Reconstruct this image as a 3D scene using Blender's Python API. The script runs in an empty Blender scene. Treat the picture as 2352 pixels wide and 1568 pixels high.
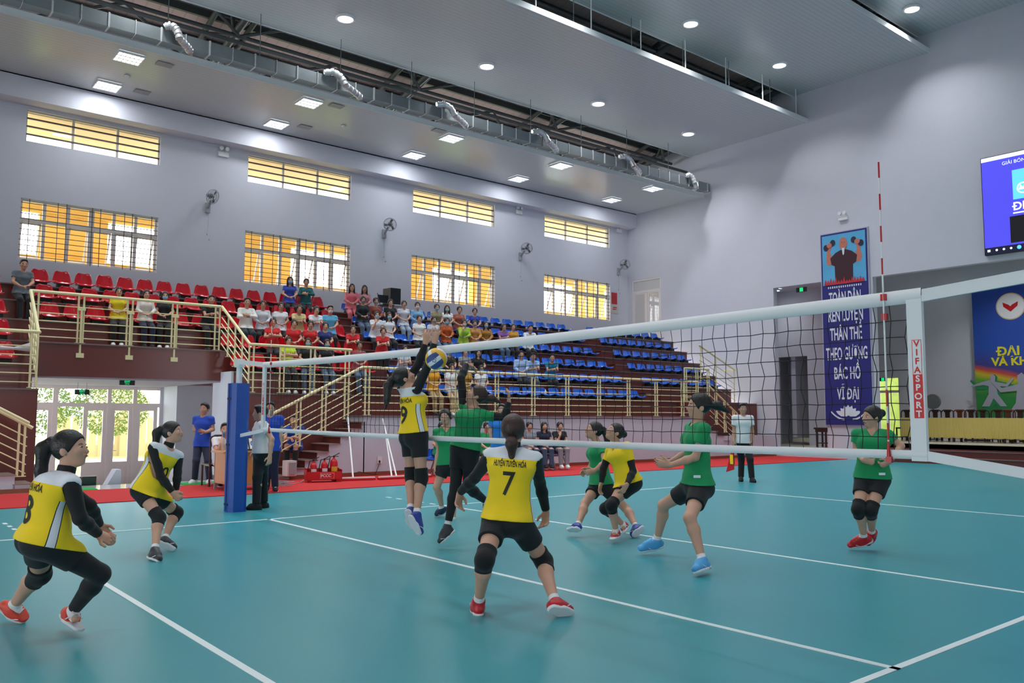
import bpy, bmesh, math, random
import numpy as np
from mathutils import Vector, Matrix
from mathutils.bvhtree import BVHTree

# ---------------------------------------------------------------- camera, world, sun, exposure
scene = bpy.context.scene
COL = scene.collection
FPX, CAM, YAW, PITCH, ROLL = 1925.586, (-4.97916, -2.47068, 1.47982), 0.68785158, 0.08739206, 0.00367815

def _rot():
    cy, sy, cp, sp = math.cos(YAW), math.sin(YAW), math.cos(PITCH), math.sin(PITCH)
    f = np.array([sy * cp, cy * cp, sp]); r = np.array([cy, -sy, 0.0]); u = np.cross(r, f)
    cr, sr = math.cos(ROLL), math.sin(ROLL)
    return np.array([cr * r + sr * u, -sr * r + cr * u, f])
RC = _rot()
camd = bpy.data.cameras.new('camera'); cam = bpy.data.objects.new('camera', camd); COL.objects.link(cam)
camd.sensor_width = 36.0; camd.lens = FPX / 2352 * 36.0; camd.clip_start = 0.05; camd.clip_end = 300
M = Matrix.Identity(4)
for i in range(3):
    M[i][0] = RC[0][i]; M[i][1] = RC[1][i]; M[i][2] = -RC[2][i]; M[i][3] = CAM[i]
cam.matrix_world = M
scene.camera = cam

world = bpy.data.worlds.new('world'); scene.world = world; world.use_nodes = True
wn = world.node_tree.nodes; wn['Background'].inputs[0].default_value = (0.97, 0.98, 1.0, 1)
wn['Background'].inputs[1].default_value = 6.0
scene.view_settings.view_transform = 'Standard'
scene.view_settings.look = 'None'
scene.view_settings.gamma = 1.0
scene.view_settings.use_curve_mapping = False
scene.view_settings.exposure = 0.1
LAMP_W = 80.0      # power of each round ceiling lamp
PANEL_W = 33.0      # power of each square ceiling lamp

# ---------------------------------------------------------------- helpers
def ray(u, v):
    return np.array([(u - 1176) / FPX, (784 - v) / FPX, 1.0]) @ RC
CV = np.array(CAM)
def at(u, v, ax, val):
    d = ray(u, v); i = 'xyz'.index(ax); t = (val - CV[i]) / d[i]
    return CV + t * d
def atd(u, v, dep):
    return CV + ray(u, v) * dep
def depth_of(p):
    return float((np.array(p) - CV) @ RC[2])
FW = np.array([math.sin(YAW), math.cos(YAW), 0.0]); RT = np.array([math.cos(YAW), -math.sin(YAW), 0.0])
def srgb(r, g, b):
    f = lambda c: (c / 255 / 12.92) if c / 255 <= 0.04045 else ((c / 255 + 0.055) / 1.055) ** 2.4
    return (f(r), f(g), f(b), 1.0)

MATS = {}
def mat(name, col, rough=0.6, metal=0.0, spec=0.5, noise=0.0, scale=20.0, emit=None, es=1.0, bump=0.0, coat=0.0, wave=None, alpha=None, sheen=0.0):
    if name in MATS: return MATS[name]
    m = bpy.data.materials.new(name); m.use_nodes = True
    nt = m.node_tree; b = nt.nodes['Principled BSDF']
    b.inputs['Base Color'].default_value = col
    b.inputs['Roughness'].default_value = rough; b.inputs['Metallic'].default_value = metal
    b.inputs['Specular IOR Level'].default_value = spec
    b.inputs['Coat Weight'].default_value = coat
    b.inputs['Sheen Weight'].default_value = sheen
    tc = nt.nodes.new('ShaderNodeTexCoord')
    if noise > 0 or bump > 0:
        n = nt.nodes.new('ShaderNodeTexNoise'); n.inputs['Scale'].default_value = scale; n.inputs['Detail'].default_value = 6
        nt.links.new(tc.outputs['Object'], n.inputs['Vector'])
        if noise > 0:
            mx = nt.nodes.new('ShaderNodeMix'); mx.data_type = 'RGBA'; mx.blend_type = 'MULTIPLY'
            mx.inputs['Factor'].default_value = 1.0
            rp = nt.nodes.new('ShaderNodeMapRange'); rp.inputs['To Min'].default_value = 1 - noise; rp.inputs['To Max'].default_value = 1 + noise
            nt.links.new(n.outputs['Fac'], rp.inputs['Value'])
            cc = nt.nodes.new('ShaderNodeCombineColor')
            for k in range(3): nt.links.new(rp.outputs['Result'], cc.inputs[k])
            mx.inputs['A'].default_value = col
            nt.links.new(cc.outputs['Color'], mx.inputs['B'])
            nt.links.new(mx.outputs['Result'], b.inputs['Base Color'])
        if bump > 0:
            bp = nt.nodes.new('ShaderNodeBump'); bp.inputs['Strength'].default_value = bump; bp.inputs['Distance'].default_value = 0.01
            nt.links.new(n.outputs['Fac'], bp.inputs['Height']); nt.links.new(bp.outputs['Normal'], b.inputs['Normal'])
    if wave:      # grooves between boards: (axis, pitch, groove fraction, darkening)
        ax, pitch, frac, dark = wave
        sp = nt.nodes.new('ShaderNodeSeparateXYZ'); nt.links.new(tc.outputs['Object'], sp.inputs[0])
        a = nt.nodes.new('ShaderNodeMath'); a.operation = 'DIVIDE'; a.inputs[1].default_value = pitch
        nt.links.new(sp.outputs['xyz'.index(ax)], a.inputs[0])
        fr = nt.nodes.new('ShaderNodeMath'); fr.operation = 'FRACT'; nt.links.new(a.outputs[0], fr.inputs[0])
        lt = nt.nodes.new('ShaderNodeMath'); lt.operation = 'LESS_THAN'; lt.inputs[1].default_value = frac
        nt.links.new(fr.outputs[0], lt.inputs[0])
        mx = nt.nodes.new('ShaderNodeMix'); mx.data_type = 'RGBA'
        mx.inputs['A'].default_value = col; mx.inputs['B'].default_value = tuple(c * dark for c in col[:3]) + (1,)
        nt.links.new(lt.outputs[0], mx.inputs['Factor']); nt.links.new(mx.outputs['Result'], b.inputs['Base Color'])
    if emit:
        b.inputs['Emission Color'].default_value = emit; b.inputs['Emission Strength'].default_value = es
    if alpha is not None:
        b.inputs['Alpha'].default_value = alpha
    MATS[name] = m
    return m

def link(o, parent=None):
    COL.objects.link(o)
    if parent is not None: o.parent = parent
    return o
def tag(o, label=None, cat=None, group=None, kind=None):
    if label: o['label'] = label
    if cat: o['category'] = cat
    if group: o['group'] = group
    if kind: o['kind'] = kind
    return o
def empty(name, loc, label, cat, group=None):
    o = bpy.data.objects.new(name, None); o.empty_display_size = 0.1; COL.objects.link(o)
    o.location = [float(c) for c in loc]
    return tag(o, label, cat, group)
def wloc(o):
    v = Vector((0, 0, 0))
    while o is not None: v = v + o.location; o = o.parent
    return v
def meshobj(name, verts, faces, mats, parent=None, midx=None, smooth=False, loc=None):
    me = bpy.data.meshes.new(name)
    off = np.array(wloc(parent)) if parent is not None else (np.array(loc) if loc is not None else np.zeros(3))
    V = np.asarray(verts, float) - off
    me.from_pydata(V.tolist(), [], [list(f) for f in faces])
    for m in (mats if isinstance(mats, (list, tuple)) else [mats]): me.materials.append(m)
    if midx is not None: me.polygons.foreach_set('material_index', np.asarray(midx, dtype=np.int32))
    if smooth: me.polygons.foreach_set('use_smooth', np.ones(len(me.polygons), dtype=bool))
    me.update()
    o = bpy.data.objects.new(name, me); link(o, parent)
    if loc is not None and parent is None: o.location = [float(c) for c in loc]
    return o

class MB:
    def __init__(s): s.v = []; s.f = []; s.m = []; s.sm = []
    def add(s, V, F, m=0, sm=False):
        b = len(s.v); s.v += [tuple(float(c) for c in p) for p in V]
        for f in F: s.f.append([i + b for i in f]); s.m.append(m); s.sm.append(sm)
    def box(s, x0, x1, y0, y1, z0, z1, m=0):
        V = [(x, y, z) for x in (x0, x1) for y in (y0, y1) for z in (z0, z1)]
        s.add(V, [(0, 1, 3, 2), (4, 6, 7, 5), (0, 4, 5, 1), (2, 3, 7, 6), (0, 2, 6, 4), (1, 5, 7, 3)], m)
    def obox(s, c, a, b, d, m=0):     # centre, three half-axis vectors
        c, a, b, d = map(np.array, (c, a, b, d))
        V = [c + i * a + j * b + k * d for i in (-1, 1) for j in (-1, 1) for k in (-1, 1)]
        s.add(V, [(0, 1, 3, 2), (4, 6, 7, 5), (0, 4, 5, 1), (2, 3, 7, 6), (0, 2, 6, 4), (1, 5, 7, 3)], m)
    def tube(s, p, q, r, n=8, m=0, r2=None, caps=True):
        p = np.array(p, float); q = np.array(q, float); d = q - p; L = np.linalg.norm(d)
        if L < 1e-9: return
        d /= L; h = np.array([0, 0, 1.0]) if abs(d[2]) < 0.9 else np.array([1.0, 0, 0])
        a = np.cross(d, h); a /= np.linalg.norm(a); b = np.cross(d, a); r2 = r if r2 is None else r2
        V = []
        for k in range(n):
            t = 2 * math.pi * k / n; w = math.cos(t) * a + math.sin(t) * b
            V += [p + w * r, q + w * r2]
        F = [(2 * k, 2 * ((k + 1) % n), 2 * ((k + 1) % n) + 1, 2 * k + 1) for k in range(n)]
        s.add(V, F, m, n > 5)
        if caps: s.add([V[2 * k] for k in range(n)], [list(range(n))[::-1]], m); s.add([V[2 * k + 1] for k in range(n)], [list(range(n))], m)
    def path(s, pts, r, n=8, m=0):
        for a, b in zip(pts[:-1], pts[1:]): s.tube(a, b, r, n, m)
    def ball(s, c, r, m=0, n=10, sc=(1, 1, 1)):
        V = []; F = []; k = n // 2
        for i in range(k + 1):
            for j in range(n):
                a = math.pi * i / k; b = 2 * math.pi * j / n
                V.append((c[0] + r * sc[0] * math.sin(a) * math.cos(b), c[1] + r * sc[1] * math.sin(a) * math.sin(b), c[2] + r * sc[2] * math.cos(a)))
        for i in range(k):
            for j in range(n):
                F.append((i * n + j, (i + 1) * n + j, (i + 1) * n + (j + 1) % n, i * n + (j + 1) % n))
        s.add(V, F, m, True)
    def prism(s, pts2, f3, th, m=0):   # outline in 2-D, f3(a,b,c)->3-D, thickness
        n = len(pts2); V = [f3(a, b, 0) for a, b in pts2] + [f3(a, b, th) for a, b in pts2]
        F = [list(range(n))[::-1], list(range(n, 2 * n))] + [(i, (i + 1) % n, (i + 1) % n + n, i + n) for i in range(n)]
        s.add(V, F, m)
    def lathe(s, c, prof, n=16, m=0):  # prof: (r,z)
        V = []; F = []
        for r, z in prof:
            for j in range(n):
                b = 2 * math.pi * j / n; V.append((c[0] + r * math.cos(b), c[1] + r * math.sin(b), c[2] + z))
        for i in range(len(prof) - 1):
            for j in range(n): F.append((i * n + j, i * n + (j + 1) % n, (i + 1) * n + (j + 1) % n, (i + 1) * n + j))
        s.add(V, F, m, True)
    def build(s, name, mats, parent=None, loc=None):
        o = meshobj(name, s.v, s.f, mats, parent, s.m, False, loc)
        o.data.polygons.foreach_set('use_smooth', np.array(s.sm, dtype=bool))
        return o

def slab_holes(mb, ax, pos, th, a0, a1, z0, z1, holes, m=0):
    """wall perpendicular to axis ax at pos..pos+th with rectangular holes (a0,a1,z0,z1)"""
    A = sorted(set([a0, a1] + [h for H in holes for h in H[:2]])); Z = sorted(set([z0, z1] + [h for H in holes for h in H[2:]]))
    for i in range(len(A) - 1):
        run = None
        for j in range(len(Z) - 1):
            ca, cz = (A[i] + A[i + 1]) / 2, (Z[j] + Z[j + 1]) / 2
            solid = a0 < ca < a1 and z0 < cz < z1 and not any(h[0] < ca < h[1] and h[2] < cz < h[3] for h in holes)
            if solid:
                if run is None: run = Z[j]
                end = Z[j + 1]
            if run is not None and (not solid or j == len(Z) - 2):
                if ax == 'y': mb.box(A[i], A[i + 1], pos, pos + th, run, end, m)
                else: mb.box(pos, pos + th, A[i], A[i + 1], run, end, m)
                run = None

def text_geo(body, size, align='CENTER', bold=0.0, cuts=0, xs=1.0):
    if 'Đ' in body:
        kw = dict(bold=bold, cuts=cuts)
        V, F = text_geo(body.replace('Đ', 'D'), size, 'LEFT', **kw); D, _ = text_geo('D', size, 'LEFT', **kw); dw = D[:, 0].max() - D[:, 0].min()
        for i, ch in enumerate(body):
            if ch == 'Đ':
                P, _ = text_geo(body[:i].replace('Đ', 'D') + 'D', size, 'LEFT', **kw); x1 = P[:, 0].max() - dw; ym = (D[:, 1].max() + D[:, 1].min()) / 2; th = size * .035 + bold
                n = len(V); V = np.vstack([V, [(x1 - dw * .16, ym - th, .003), (x1 + dw * .42, ym - th, .003), (x1 + dw * .42, ym + th, .003), (x1 - dw * .16, ym + th, .003)]]); F = F + [[n, n + 1, n + 2, n + 3]]
        if align == 'CENTER': V[:, 0] -= (V[:, 0].max() + V[:, 0].min()) / 2
        V[:, 0] *= xs
        return V, F
    cu = bpy.data.curves.new('lettering', 'FONT'); cu.body = body; cu.size = size; cu.align_x = align; cu.align_y = 'CENTER'
    cu.offset = bold; cu.resolution_u = 3
    o = bpy.data.objects.new('lettering', cu); COL.objects.link(o)
    bpy.context.view_layer.update()
    dg = bpy.context.evaluated_depsgraph_get()
    me = bpy.data.meshes.new_from_object(o.evaluated_get(dg))
    bpy.data.objects.remove(o)
    bm = bmesh.new(); bm.from_mesh(me); bmesh.ops.triangulate(bm, faces=bm.faces[:])
    for _ in range(cuts):
        bmesh.ops.subdivide_edges(bm, edges=[e for e in bm.edges if e.calc_length() > 0.02], cuts=1)
        bmesh.ops.triangulate(bm, faces=bm.faces[:])
    V = np.array([v.co[:] for v in bm.verts]); F = [[v.index for v in f.verts] for f in bm.faces]
    bm.free(); bpy.data.meshes.remove(me)
    if len(V): V[:, 0] *= xs
    return V, F
def text(body, size, mt, origin, right, up, parent=None, name='lettering', off=0.0, **k):
    V, F = text_geo(body, size, **k)
    o = np.array(origin, float); r = np.array(right, float); u = np.array(up, float); n = np.cross(r, u)
    if not len(V): return None
    W = o + V[:, :1] * r + V[:, 1:2] * u + n * off + V[:, 2:3] * n
    return meshobj(name, W, F, mt, parent)
# ---------------------------------------------------------------- materials
m_wall = mat('lilac_paint', srgb(207, 206, 216), 0.85, noise=0.03, scale=3)
m_wallw = mat('pale_lilac_paint', srgb(200, 207, 218), 0.85, noise=0.03, scale=3)
m_ceil = mat('ceiling_boards', srgb(196, 200, 202), 0.3, wave=('y', 0.15, 0.1, 0.72))
m_ceiledge = mat('ceiling_edge', srgb(225, 228, 230), 0.5)
m_granite = mat('brown_granite', srgb(108, 52, 47), 0.22, noise=0.12, scale=60, spec=0.5)
m_granlip = mat('granite_lip', srgb(120, 100, 98), 0.3, noise=0.2, scale=60)
m_treadw = mat('stair_tread', srgb(150, 130, 122), 0.3, noise=0.2, scale=80)
m_cream = mat('cream_metal', srgb(230, 222, 172), 0.35)
m_court = mat('court_vinyl', srgb(56, 152, 162), 0.33, noise=0.05, scale=1.2, spec=0.4)
m_line = mat('white_line', srgb(232, 240, 240), 0.5)
m_carpet = mat('red_carpet', srgb(190, 32, 34), 0.95, noise=0.08, scale=30, bump=0.2)
m_green = mat('green_mat', srgb(20, 160, 70), 0.95, noise=0.08, scale=40)
m_tile = mat('grey_tile', srgb(205, 205, 205), 0.08, noise=0.05, scale=6)
m_beige = mat('beige_tile', srgb(205, 195, 175), 0.2)
m_base = mat('brown_baseboard', srgb(140, 72, 48), 0.5)
m_dark = mat('dark_steel', srgb(78, 80, 82), 0.5)
m_roof = mat('roof_sheet', srgb(196, 178, 172), 0.7, wave=('x', 0.35, 0.12, 0.8))
m_galv = mat('galvanised_steel', srgb(150, 158, 160), 0.3, metal=0.85, noise=0.15, scale=3)
m_foil = mat('silver_foil', srgb(225, 225, 225), 0.25, metal=0.7)
m_white = mat('white_plastic', srgb(235, 235, 235), 0.4)
m_upvc = mat('white_frame', srgb(226, 216, 214), 0.4)
m_wfr = mat('window_frame_paint', srgb(196, 186, 180), 0.5)
m_grille = mat('grille_steel', srgb(84, 74, 70), 0.5)
m_black = mat('black_plastic', srgb(26, 26, 29), 0.45)
m_lamp = mat('lamp_glow', (1, 1, 1, 1), 0.5, emit=(0.95, 0.98, 1, 1), es=14)
m_tubeglow = mat('tube_glow', (1, 1, 1, 1), 0.5, emit=(0.88, 0.95, 1, 1), es=3.0)
m_yellow = mat('yellow_render', srgb(228, 176, 84), 0.8)
m_peach = mat('peach_render', srgb(236, 204, 172), 0.8)
m_grey = mat('grey_plastic', srgb(158, 160, 164), 0.5)
m_red = mat('red_paint', srgb(196, 22, 30), 0.3)
m_chrome = mat('chrome', srgb(215, 215, 215), 0.15, metal=1)
def glassmat():
    m = bpy.data.materials.new('window_glass'); m.use_nodes = True; nt = m.node_tree
    for n in list(nt.nodes): nt.nodes.remove(n)
    o = nt.nodes.new('ShaderNodeOutputMaterial'); t = nt.nodes.new('ShaderNodeBsdfTransparent'); g = nt.nodes.new('ShaderNodeBsdfGlossy')
    t.inputs[0].default_value = (0.93, 0.95, 0.95, 1); g.inputs['Roughness'].default_value = 0.02
    x = nt.nodes.new('ShaderNodeMixShader'); x.inputs[0].default_value = 0.07
    nt.links.new(t.outputs[0], x.inputs[1]); nt.links.new(g.outputs[0], x.inputs[2]); nt.links.new(x.outputs[0], o.inputs[0])
    return m
m_glass = glassmat()

def struct(mb, name, mats, **k):
    o = mb.build(name, mats); tag(o, kind='structure', **k); return o

# ---------------------------------------------------------------- room shell
YW, XW = 22.85, 22.5
sun = bpy.data.lights.new('sun', 'SUN'); so = bpy.data.objects.new('sun', sun); COL.objects.link(so)
sun.energy = 3.0; sun.angle = 0.05; so.rotation_euler = (math.radians(-24), math.radians(6), 0)

b = MB(); b.box(-16, 22.5, -12, 12.7, -0.15, 0); struct(b, 'floor', m_court)
b = MB(); b.box(-16, 22.5, 12.7, 16.6, -0.15, 0); struct(b, 'floor', m_tile)
b = MB(); b.box(-16, 22.5, 12.7, 15.3, 0.0, 0.012); b.box(2.9, 22.5, 15.3, 15.6, 0.0, 0.012); tag(b.build('red_carpet', m_carpet), 'long red carpet strip between the court and the grandstand', 'carpet')
b = MB(); b.box(-4.5, 4.5, 16.6, YW + 1.2, -0.75, -0.6); struct(b, 'floor', m_tile)
b = MB(); b.box(-4.5, 4.5, 16.55, 16.6, -0.75, -0.0); struct(b, 'trim_1', m_tile)

# window openings (X range, z range) in the long wall
WX = [(at(60, 300, 'y', YW)[0], at(369, 340, 'y', YW)[0]), (at(570, 390, 'y', YW)[0], at(807, 430, 'y', YW)[0]),
      (at(949, 460, 'y', YW)[0], at(1137, 490, 'y', YW)[0]), (at(1251, 510, 'y', YW)[0], at(1400, 540, 'y', YW)[0])]
WX = [(float(a), float(c)) for a, c in WX]
ZU = (8.78, 9.66); ZL = (5.57, 7.22)
def lowx(w): return (w[0] - 0.03, w[1] + 0.02)
holes = [(a, c, ZU[0], ZU[1]) for a, c in WX] + [(lowx(w)[0], lowx(w)[1], ZL[0], ZL[1]) for w in WX] + [(-1.75, 2.62, -0.6, 2.22)]
pit = 6.1
for k in (1, 2):
    holes += [(WX[0][0] - pit * k, WX[0][1] - pit * k, ZU[0], ZU[1]), (WX[0][0] - pit * k, WX[0][1] - pit * k, ZL[0], ZL[1])]
b = MB(); slab_holes(b, 'y', YW, 0.25, -16, 23.3, -0.75, 11.3, holes); b.box(-16, 23.3, YW, YW + .25, 11.95, 12.7); struct(b, 'wall_back', m_wall)
b = MB(); b.box(-16, XW, 22.3, YW, 9.75, 10.37); struct(b, 'trim_2', m_wall)      # beam under the ceiling

# walls behind and beside the camera, with windows like the long wall
fh = [(-14.5 + 6.1 * k, -10.5 + 6.1 * k, z0, z1) for k in (0, 2, 4) for z0, z1 in ((3.2, 5.4),)]
b = MB(); slab_holes(b, 'y', -12.25, 0.25, -16, 23.3, -0.15, 12.8, fh); struct(b, 'wall_front', m_wall)
b = MB(); slab_holes(b, 'x', -16.25, 0.25, -12, YW, -0.75, 17.5, [(-4, 3, .0, 3.2), (6, 10, 0, 3.2)]); struct(b, 'wall_left', m_wall)
# right wall with the recess, the stage opening and the upper door
RH = [(13.42, 15.47, 0.35, 6.28), (-3.0, 11.6, -0.1, 6.22), (20.95, 22.6, 4.55, 7.42)]
b = MB(); slab_holes(b, 'x', XW, 0.25, -12, YW, -0.1, 17.5, RH); struct(b, 'wall_right', m_wall)
# recess behind the right wall
b = MB(); b.box(22.75, 26.6, 13.35, 18.4, 0.2, 0.35); struct(b, 'floor', m_beige)
b = MB(); slab_holes(b, 'x', 25.0, 0.2, 13.3, 18.4, 0.35, 6.6, [(15.65, 17.0, 0.35, 3.85)]); b.box(22.75, 25.2, 18.2, 18.4, 0.35, 6.6); b.box(22.75, 25.0, 13.28, 13.38, 0.35, 6.6)
b.box(22.75, 25.2, 13.3, 18.4, 6.5, 6.6); struct(b, 'wall_recess', m_wall)
b = MB(); b.box(26.4, 26.6, 15, 18.4, 0.35, 4.2); b.box(25.2, 26.6, 15.2, 15.35, .35, 4.2); b.box(25.2, 26.6, 17.4, 17.6, .35, 4.2); b.box(25.2, 26.6, 15, 18, 4.1, 4.2); struct(b, 'wall_passage', m_wall)
# stage room
b = MB(); b.box(22.75, 30, -4, 13.28, 0.45, 0.62); b.box(25.2, 30, 13.28, 16.5, 0.45, 0.62); struct(b, 'floor', m_beige)
b = MB(); slab_holes(b, 'x', 29.0, 0.2, -4, 16.5, 0.62, 8, [(13.95, 14.85, 0.62, 3.1)]); b.box(22.75, 29.2, -4.2, -4, 0.6, 8); b.box(25.2, 29.2, 16.3, 16.5, .6, 8); b.box(22.75, 25.2, 13.28, 13.3, 6.6, 7.7); struct(b, 'wall_stage', m_wall)
b = MB(); b.box(22.75, 29.2, -4.2, 16.5, 7.6, 7.8); struct(b, 'ceiling', m_ceil)
b = MB()
for k in range(3):
    b.box(22.15 + 0.3 * k, 23.4, -3, 11.6, 0.0 + 0.205 * k, 0.205 * (k + 1) - 0.02, 0); b.box(22.12 + 0.3 * k, 23.4, -3, 11.6, 0.205 * (k + 1) - 0.02, 0.205 * (k + 1), 1 if k < 2 else 2)
tag(b.build('stage_steps', [m_granite, m_granlip, m_beige]), 'dark brown granite steps running along the front of the stage', 'steps', kind='structure')
# small glazed door at the back of the stage
def casement(mb, cx0, cx1, z0, z1, y, th, fr, ax='y', m=0):
    # rails fit between the stiles
    def bb(a0, a1, zz0, zz1):
        if ax == 'y': mb.box(a0, a1, y, y + th, zz0, zz1, m)
        else: mb.box(y, y + th, a0, a1, zz0, zz1, m)
    bb(cx0 + fr, cx1 - fr, z0, z0 + fr); bb(cx0 + fr, cx1 - fr, z1 - fr, z1); bb(cx0, cx0 + fr, z0, z1); bb(cx1 - fr, cx1, z0, z1)
b = MB(); casement(b, 13.95, 14.85, 0.62, 3.1, 29.02, 0.08, 0.05, 'x'); b.box(29.02, 29.1, 13.95, 14.85, 2.45, 2.55); b.box(29.03, 29.09, 14.42, 14.48, 0.62, 2.5)
d3 = struct(b, 'door_3', m_upvc); g = MB(); g.box(29.05, 29.06, 14.0, 14.8, 0.67, 3.05); g.build('door_glass', m_glass, d3)
b = MB(); b.box(32, 32.6, 8, 24, -0.6, 4.2); tag(b.build('hedge', mat('hedge_leaves', srgb(150, 165, 80), .9, noise=.35, scale=4)), 'bright green hedge seen through the narrow door behind the stage', 'hedge')
b = MB(); b.box(29.4, 31.9, 8, 24, -0.6, 0.4); tag(b.build('grass_lawn', mat('lawn', srgb(150, 165, 80), 0.9, noise=0.3, scale=3)), 'bright lawn seen through the narrow door behind the stage', 'grass', kind='stuff')

# ceilings in steps, roof, trusses
def panel(y0, y1, z, n):
    b = MB(); b.box(-16, XW, y0, y1, z, z + 0.08, 0)
    for yy in (y0 - 0.02, y1):
        b.box(-16, XW, yy, yy + 0.02, z - 0.03, z + 0.14, 1)
    struct(b, 'ceiling', [m_ceil, m_ceiledge])
panel(18.6, 22.3, 10.37, 1); panel(13.85, 19.25, 12.25, 2); panel(9.42, 14.4, 13.4, 3); panel(-0.6, 9.75, 14.05, 4)
panel(-5.4, -0.42, 13.4, 5); panel(-10.2, -4.85, 12.25, 6)
b = MB()
b.add([(-16, 23.1, 12.5), (23.3, 23.1, 12.5), (23.3, 4.5, 17.2), (-16, 4.5, 17.2), (-16, -14, 12.5), (23.3, -14, 12.5)], [(0, 1, 2, 3), (3, 2, 5, 4)])
b.add([(-16, 23.1, 12.6), (23.3, 23.1, 12.6), (23.3, 4.5, 17.3), (-16, 4.5, 17.3), (-16, -14, 12.6), (23.3, -14, 12.6)], [(3, 2, 1, 0), (4, 5, 2, 3)])
struct(b, 'roof', m_roof)
def rz(y): return 12.5 + (23.1 - y) / 18.6 * 4.7
for k, y in enumerate((22.2, 21.0, 19.8, 18.6, 17.4, 16.2, 15.0, 13.8, 12.6)):
    b = MB(); b.box(-16, XW, y - 0.05, y + 0.05, rz(y) - 0.24, rz(y) - 0.03)
    struct(b, 'trim_%d' % (10 + k), m_dark)
TX = [-8.6, -2.5, 3.6, 9.7, 15.8, 21.9]
for x in TX:
    t = MB(); ys = [22.6, 20.6, 18.6, 16.6, 14.6, 12.6, 10.6, 8.6, 6.6, 4.5]
    zb = lambda y: 11.95 + (22.6 - y) * .2
    for s in (-0.55, 0.55):
        t.tube((x + s, 22.7, rz(22.7) - 0.3), (x + s, 4.5, rz(4.5) - 0.3), 0.085, 8)
    t.tube((x, 22.7, zb(22.7)), (x, 4.5, zb(4.5)), 0.11, 8)
    for i in range(len(ys) - 1):
        for s in (-0.55, 0.55):
            ym = (ys[i] + ys[i + 1]) / 2
            t.tube((x, ys[i], zb(ys[i])), (x + s, ym, rz(ym) - 0.3), 0.06, 6); t.tube((x + s, ym, rz(ym) - 0.3), (x, ys[i + 1], zb(ys[i + 1])), 0.06, 6)
        t.tube((x - 0.55, ys[i], rz(ys[i]) - 0.3), (x + 0.55, ys[i], rz(ys[i]) - 0.3), 0.05, 6)
    o = t.build('roof_truss', m_dark)
    nb = {3.6: 'second from the left edge', 9.7: 'third from the left edge', 15.8: 'fourth from the left edge', 21.9: 'beside the end wall', -2.5: 'crossing the top left corner', -8.6: 'far left above the court'}[x]
    tag(o, 'dark grey steel roof truss crossing the ceiling gap, ' + nb, 'truss', 'steel roof trusses above the hung ceilings')
# long tie tubes and diagonal braces between the trusses
for k, (y, z) in enumerate(((20.2, 12.15), (17.9, 12.85), (19.4, 11.6), (15.3, 13.5))):
    t = MB(); t.tube((-12, y, z), (22.4, y, z), 0.06, 8); o = t.build('tie_tube', m_dark)
    tag(o, ['long dark steel tube above the duct, running the length of the hall', 'long dark steel tube beside the high ceiling panel edge', 'lowest long steel tube just above the metal duct', 'dark tube seen in the upper ceiling gap'][k], 'steel tube', kind='structure')
for i, x in enumerate(TX[1:-1]):
    t = MB(); t.tube((x, 20.2, 12.15), (x + 3.05, 17.9, 12.85), 0.05, 6); t.tube((x + 3.05, 17.9, 12.85), (x + 6.1, 20.2, 12.15), 0.05, 6)
    t.tube((x, 22.4, 11.4), (x + 3.05, 20.2, 12.15), 0.05, 6); t.tube((x + 3.05, 20.2, 12.15), (x + 6.1, 22.4, 11.4), 0.05, 6)
    o = t.build('cross_brace', m_dark); tag(o, 'dark steel cross brace joining roof trusses, ' + ['above the first bay', 'above the second bay', 'above the third bay', 'above the last bay'][i], 'brace', 'cross braces between the trusses', kind='structure')

# duct with hoses
DX = [float(at(u, v, 'y', 18.35)[0]) for u, v in ((370, 105), (735, 205), (993, 265), (1212, 325), (1412, 382), (1565, 420))]
t = MB(); x = -12.0; rnd = random.Random(4)
t.box(-12, 22.3, 18.14, 18.46, 10.5, 10.82, 0); d = t.build('air_duct', m_galv)
tag(d, 'long rectangular galvanised air duct along the edge of the lower ceiling', 'duct')
x = -11.5; i = 0
while x < 22.2:
    f = MB(); f.box(x - (0.02 if i % 2 else .008), x + (0.02 if i % 2 else .008), 18.12, 18.48, 10.48, 10.84); f.build('flange', m_foil, d); x += 0.59; i += 1
for i, x in enumerate(DX):
    h = MB(); pts = []
    sg = [(0, 0, .35), (.25, -.08, .42), (.45, -.14, .3), (.55, -.2, .08), (.85, -.1, .02), (1.1, 0.02, -.02), (1.2, .12, -.06)]
    pts = [(x + a * (0.55 if i in (0, 5) else 1), 18.12 + c, 10.5 + e) for a, c, e in sg]
    fine = []
    for a, c in zip(pts[:-1], pts[1:]):
        for q in range(4): fine.append(tuple(np.array(a) + (np.array(c) - np.array(a)) * q / 4))
    for q, (a, c) in enumerate(zip(fine[:-1], fine[1:])): h.tube(a, c, 0.10 if q % 2 else 0.085, 10)
    o = h.build('duct_hose', m_foil); tag(o, 'crinkled silver hose hanging from the air duct, ' + ['nearest the left edge', 'second from the left', 'third from the left', 'fourth from the left', 'fifth from the left', 'at the far end by the end wall'][i], 'hose', 'silver hoses along the air duct')
rods = MB()
rodxs = [-6 + 2.4 * k for k in range(12)]
for k, x in enumerate(rodxs):
    r = MB(); r.tube((x, 18.7, 10.45), (x, 18.7, rz(18.7)), 0.012, 5); r.tube((x, 14.05, 12.3), (x, 14.05, rz(14.05)), 0.012, 5)
    tag(r.build('hanger_rod', m_galv), 'thin wire hangers holding the ceiling panel edges', 'rod', 'thin hanger rods of the ceiling', kind='structure')
for k in range(10):
    x = 3.0 + 2.1 * k
    r = MB(); r.tube((x, 13.95, 12.3), (x, 13.95, 13.5), 0.02, 5); tag(r.build('hanger_rod', m_white), 'pale hangers in the upper ceiling gap', 'rod', 'hangers in the upper ceiling gap', kind='structure')

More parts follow.
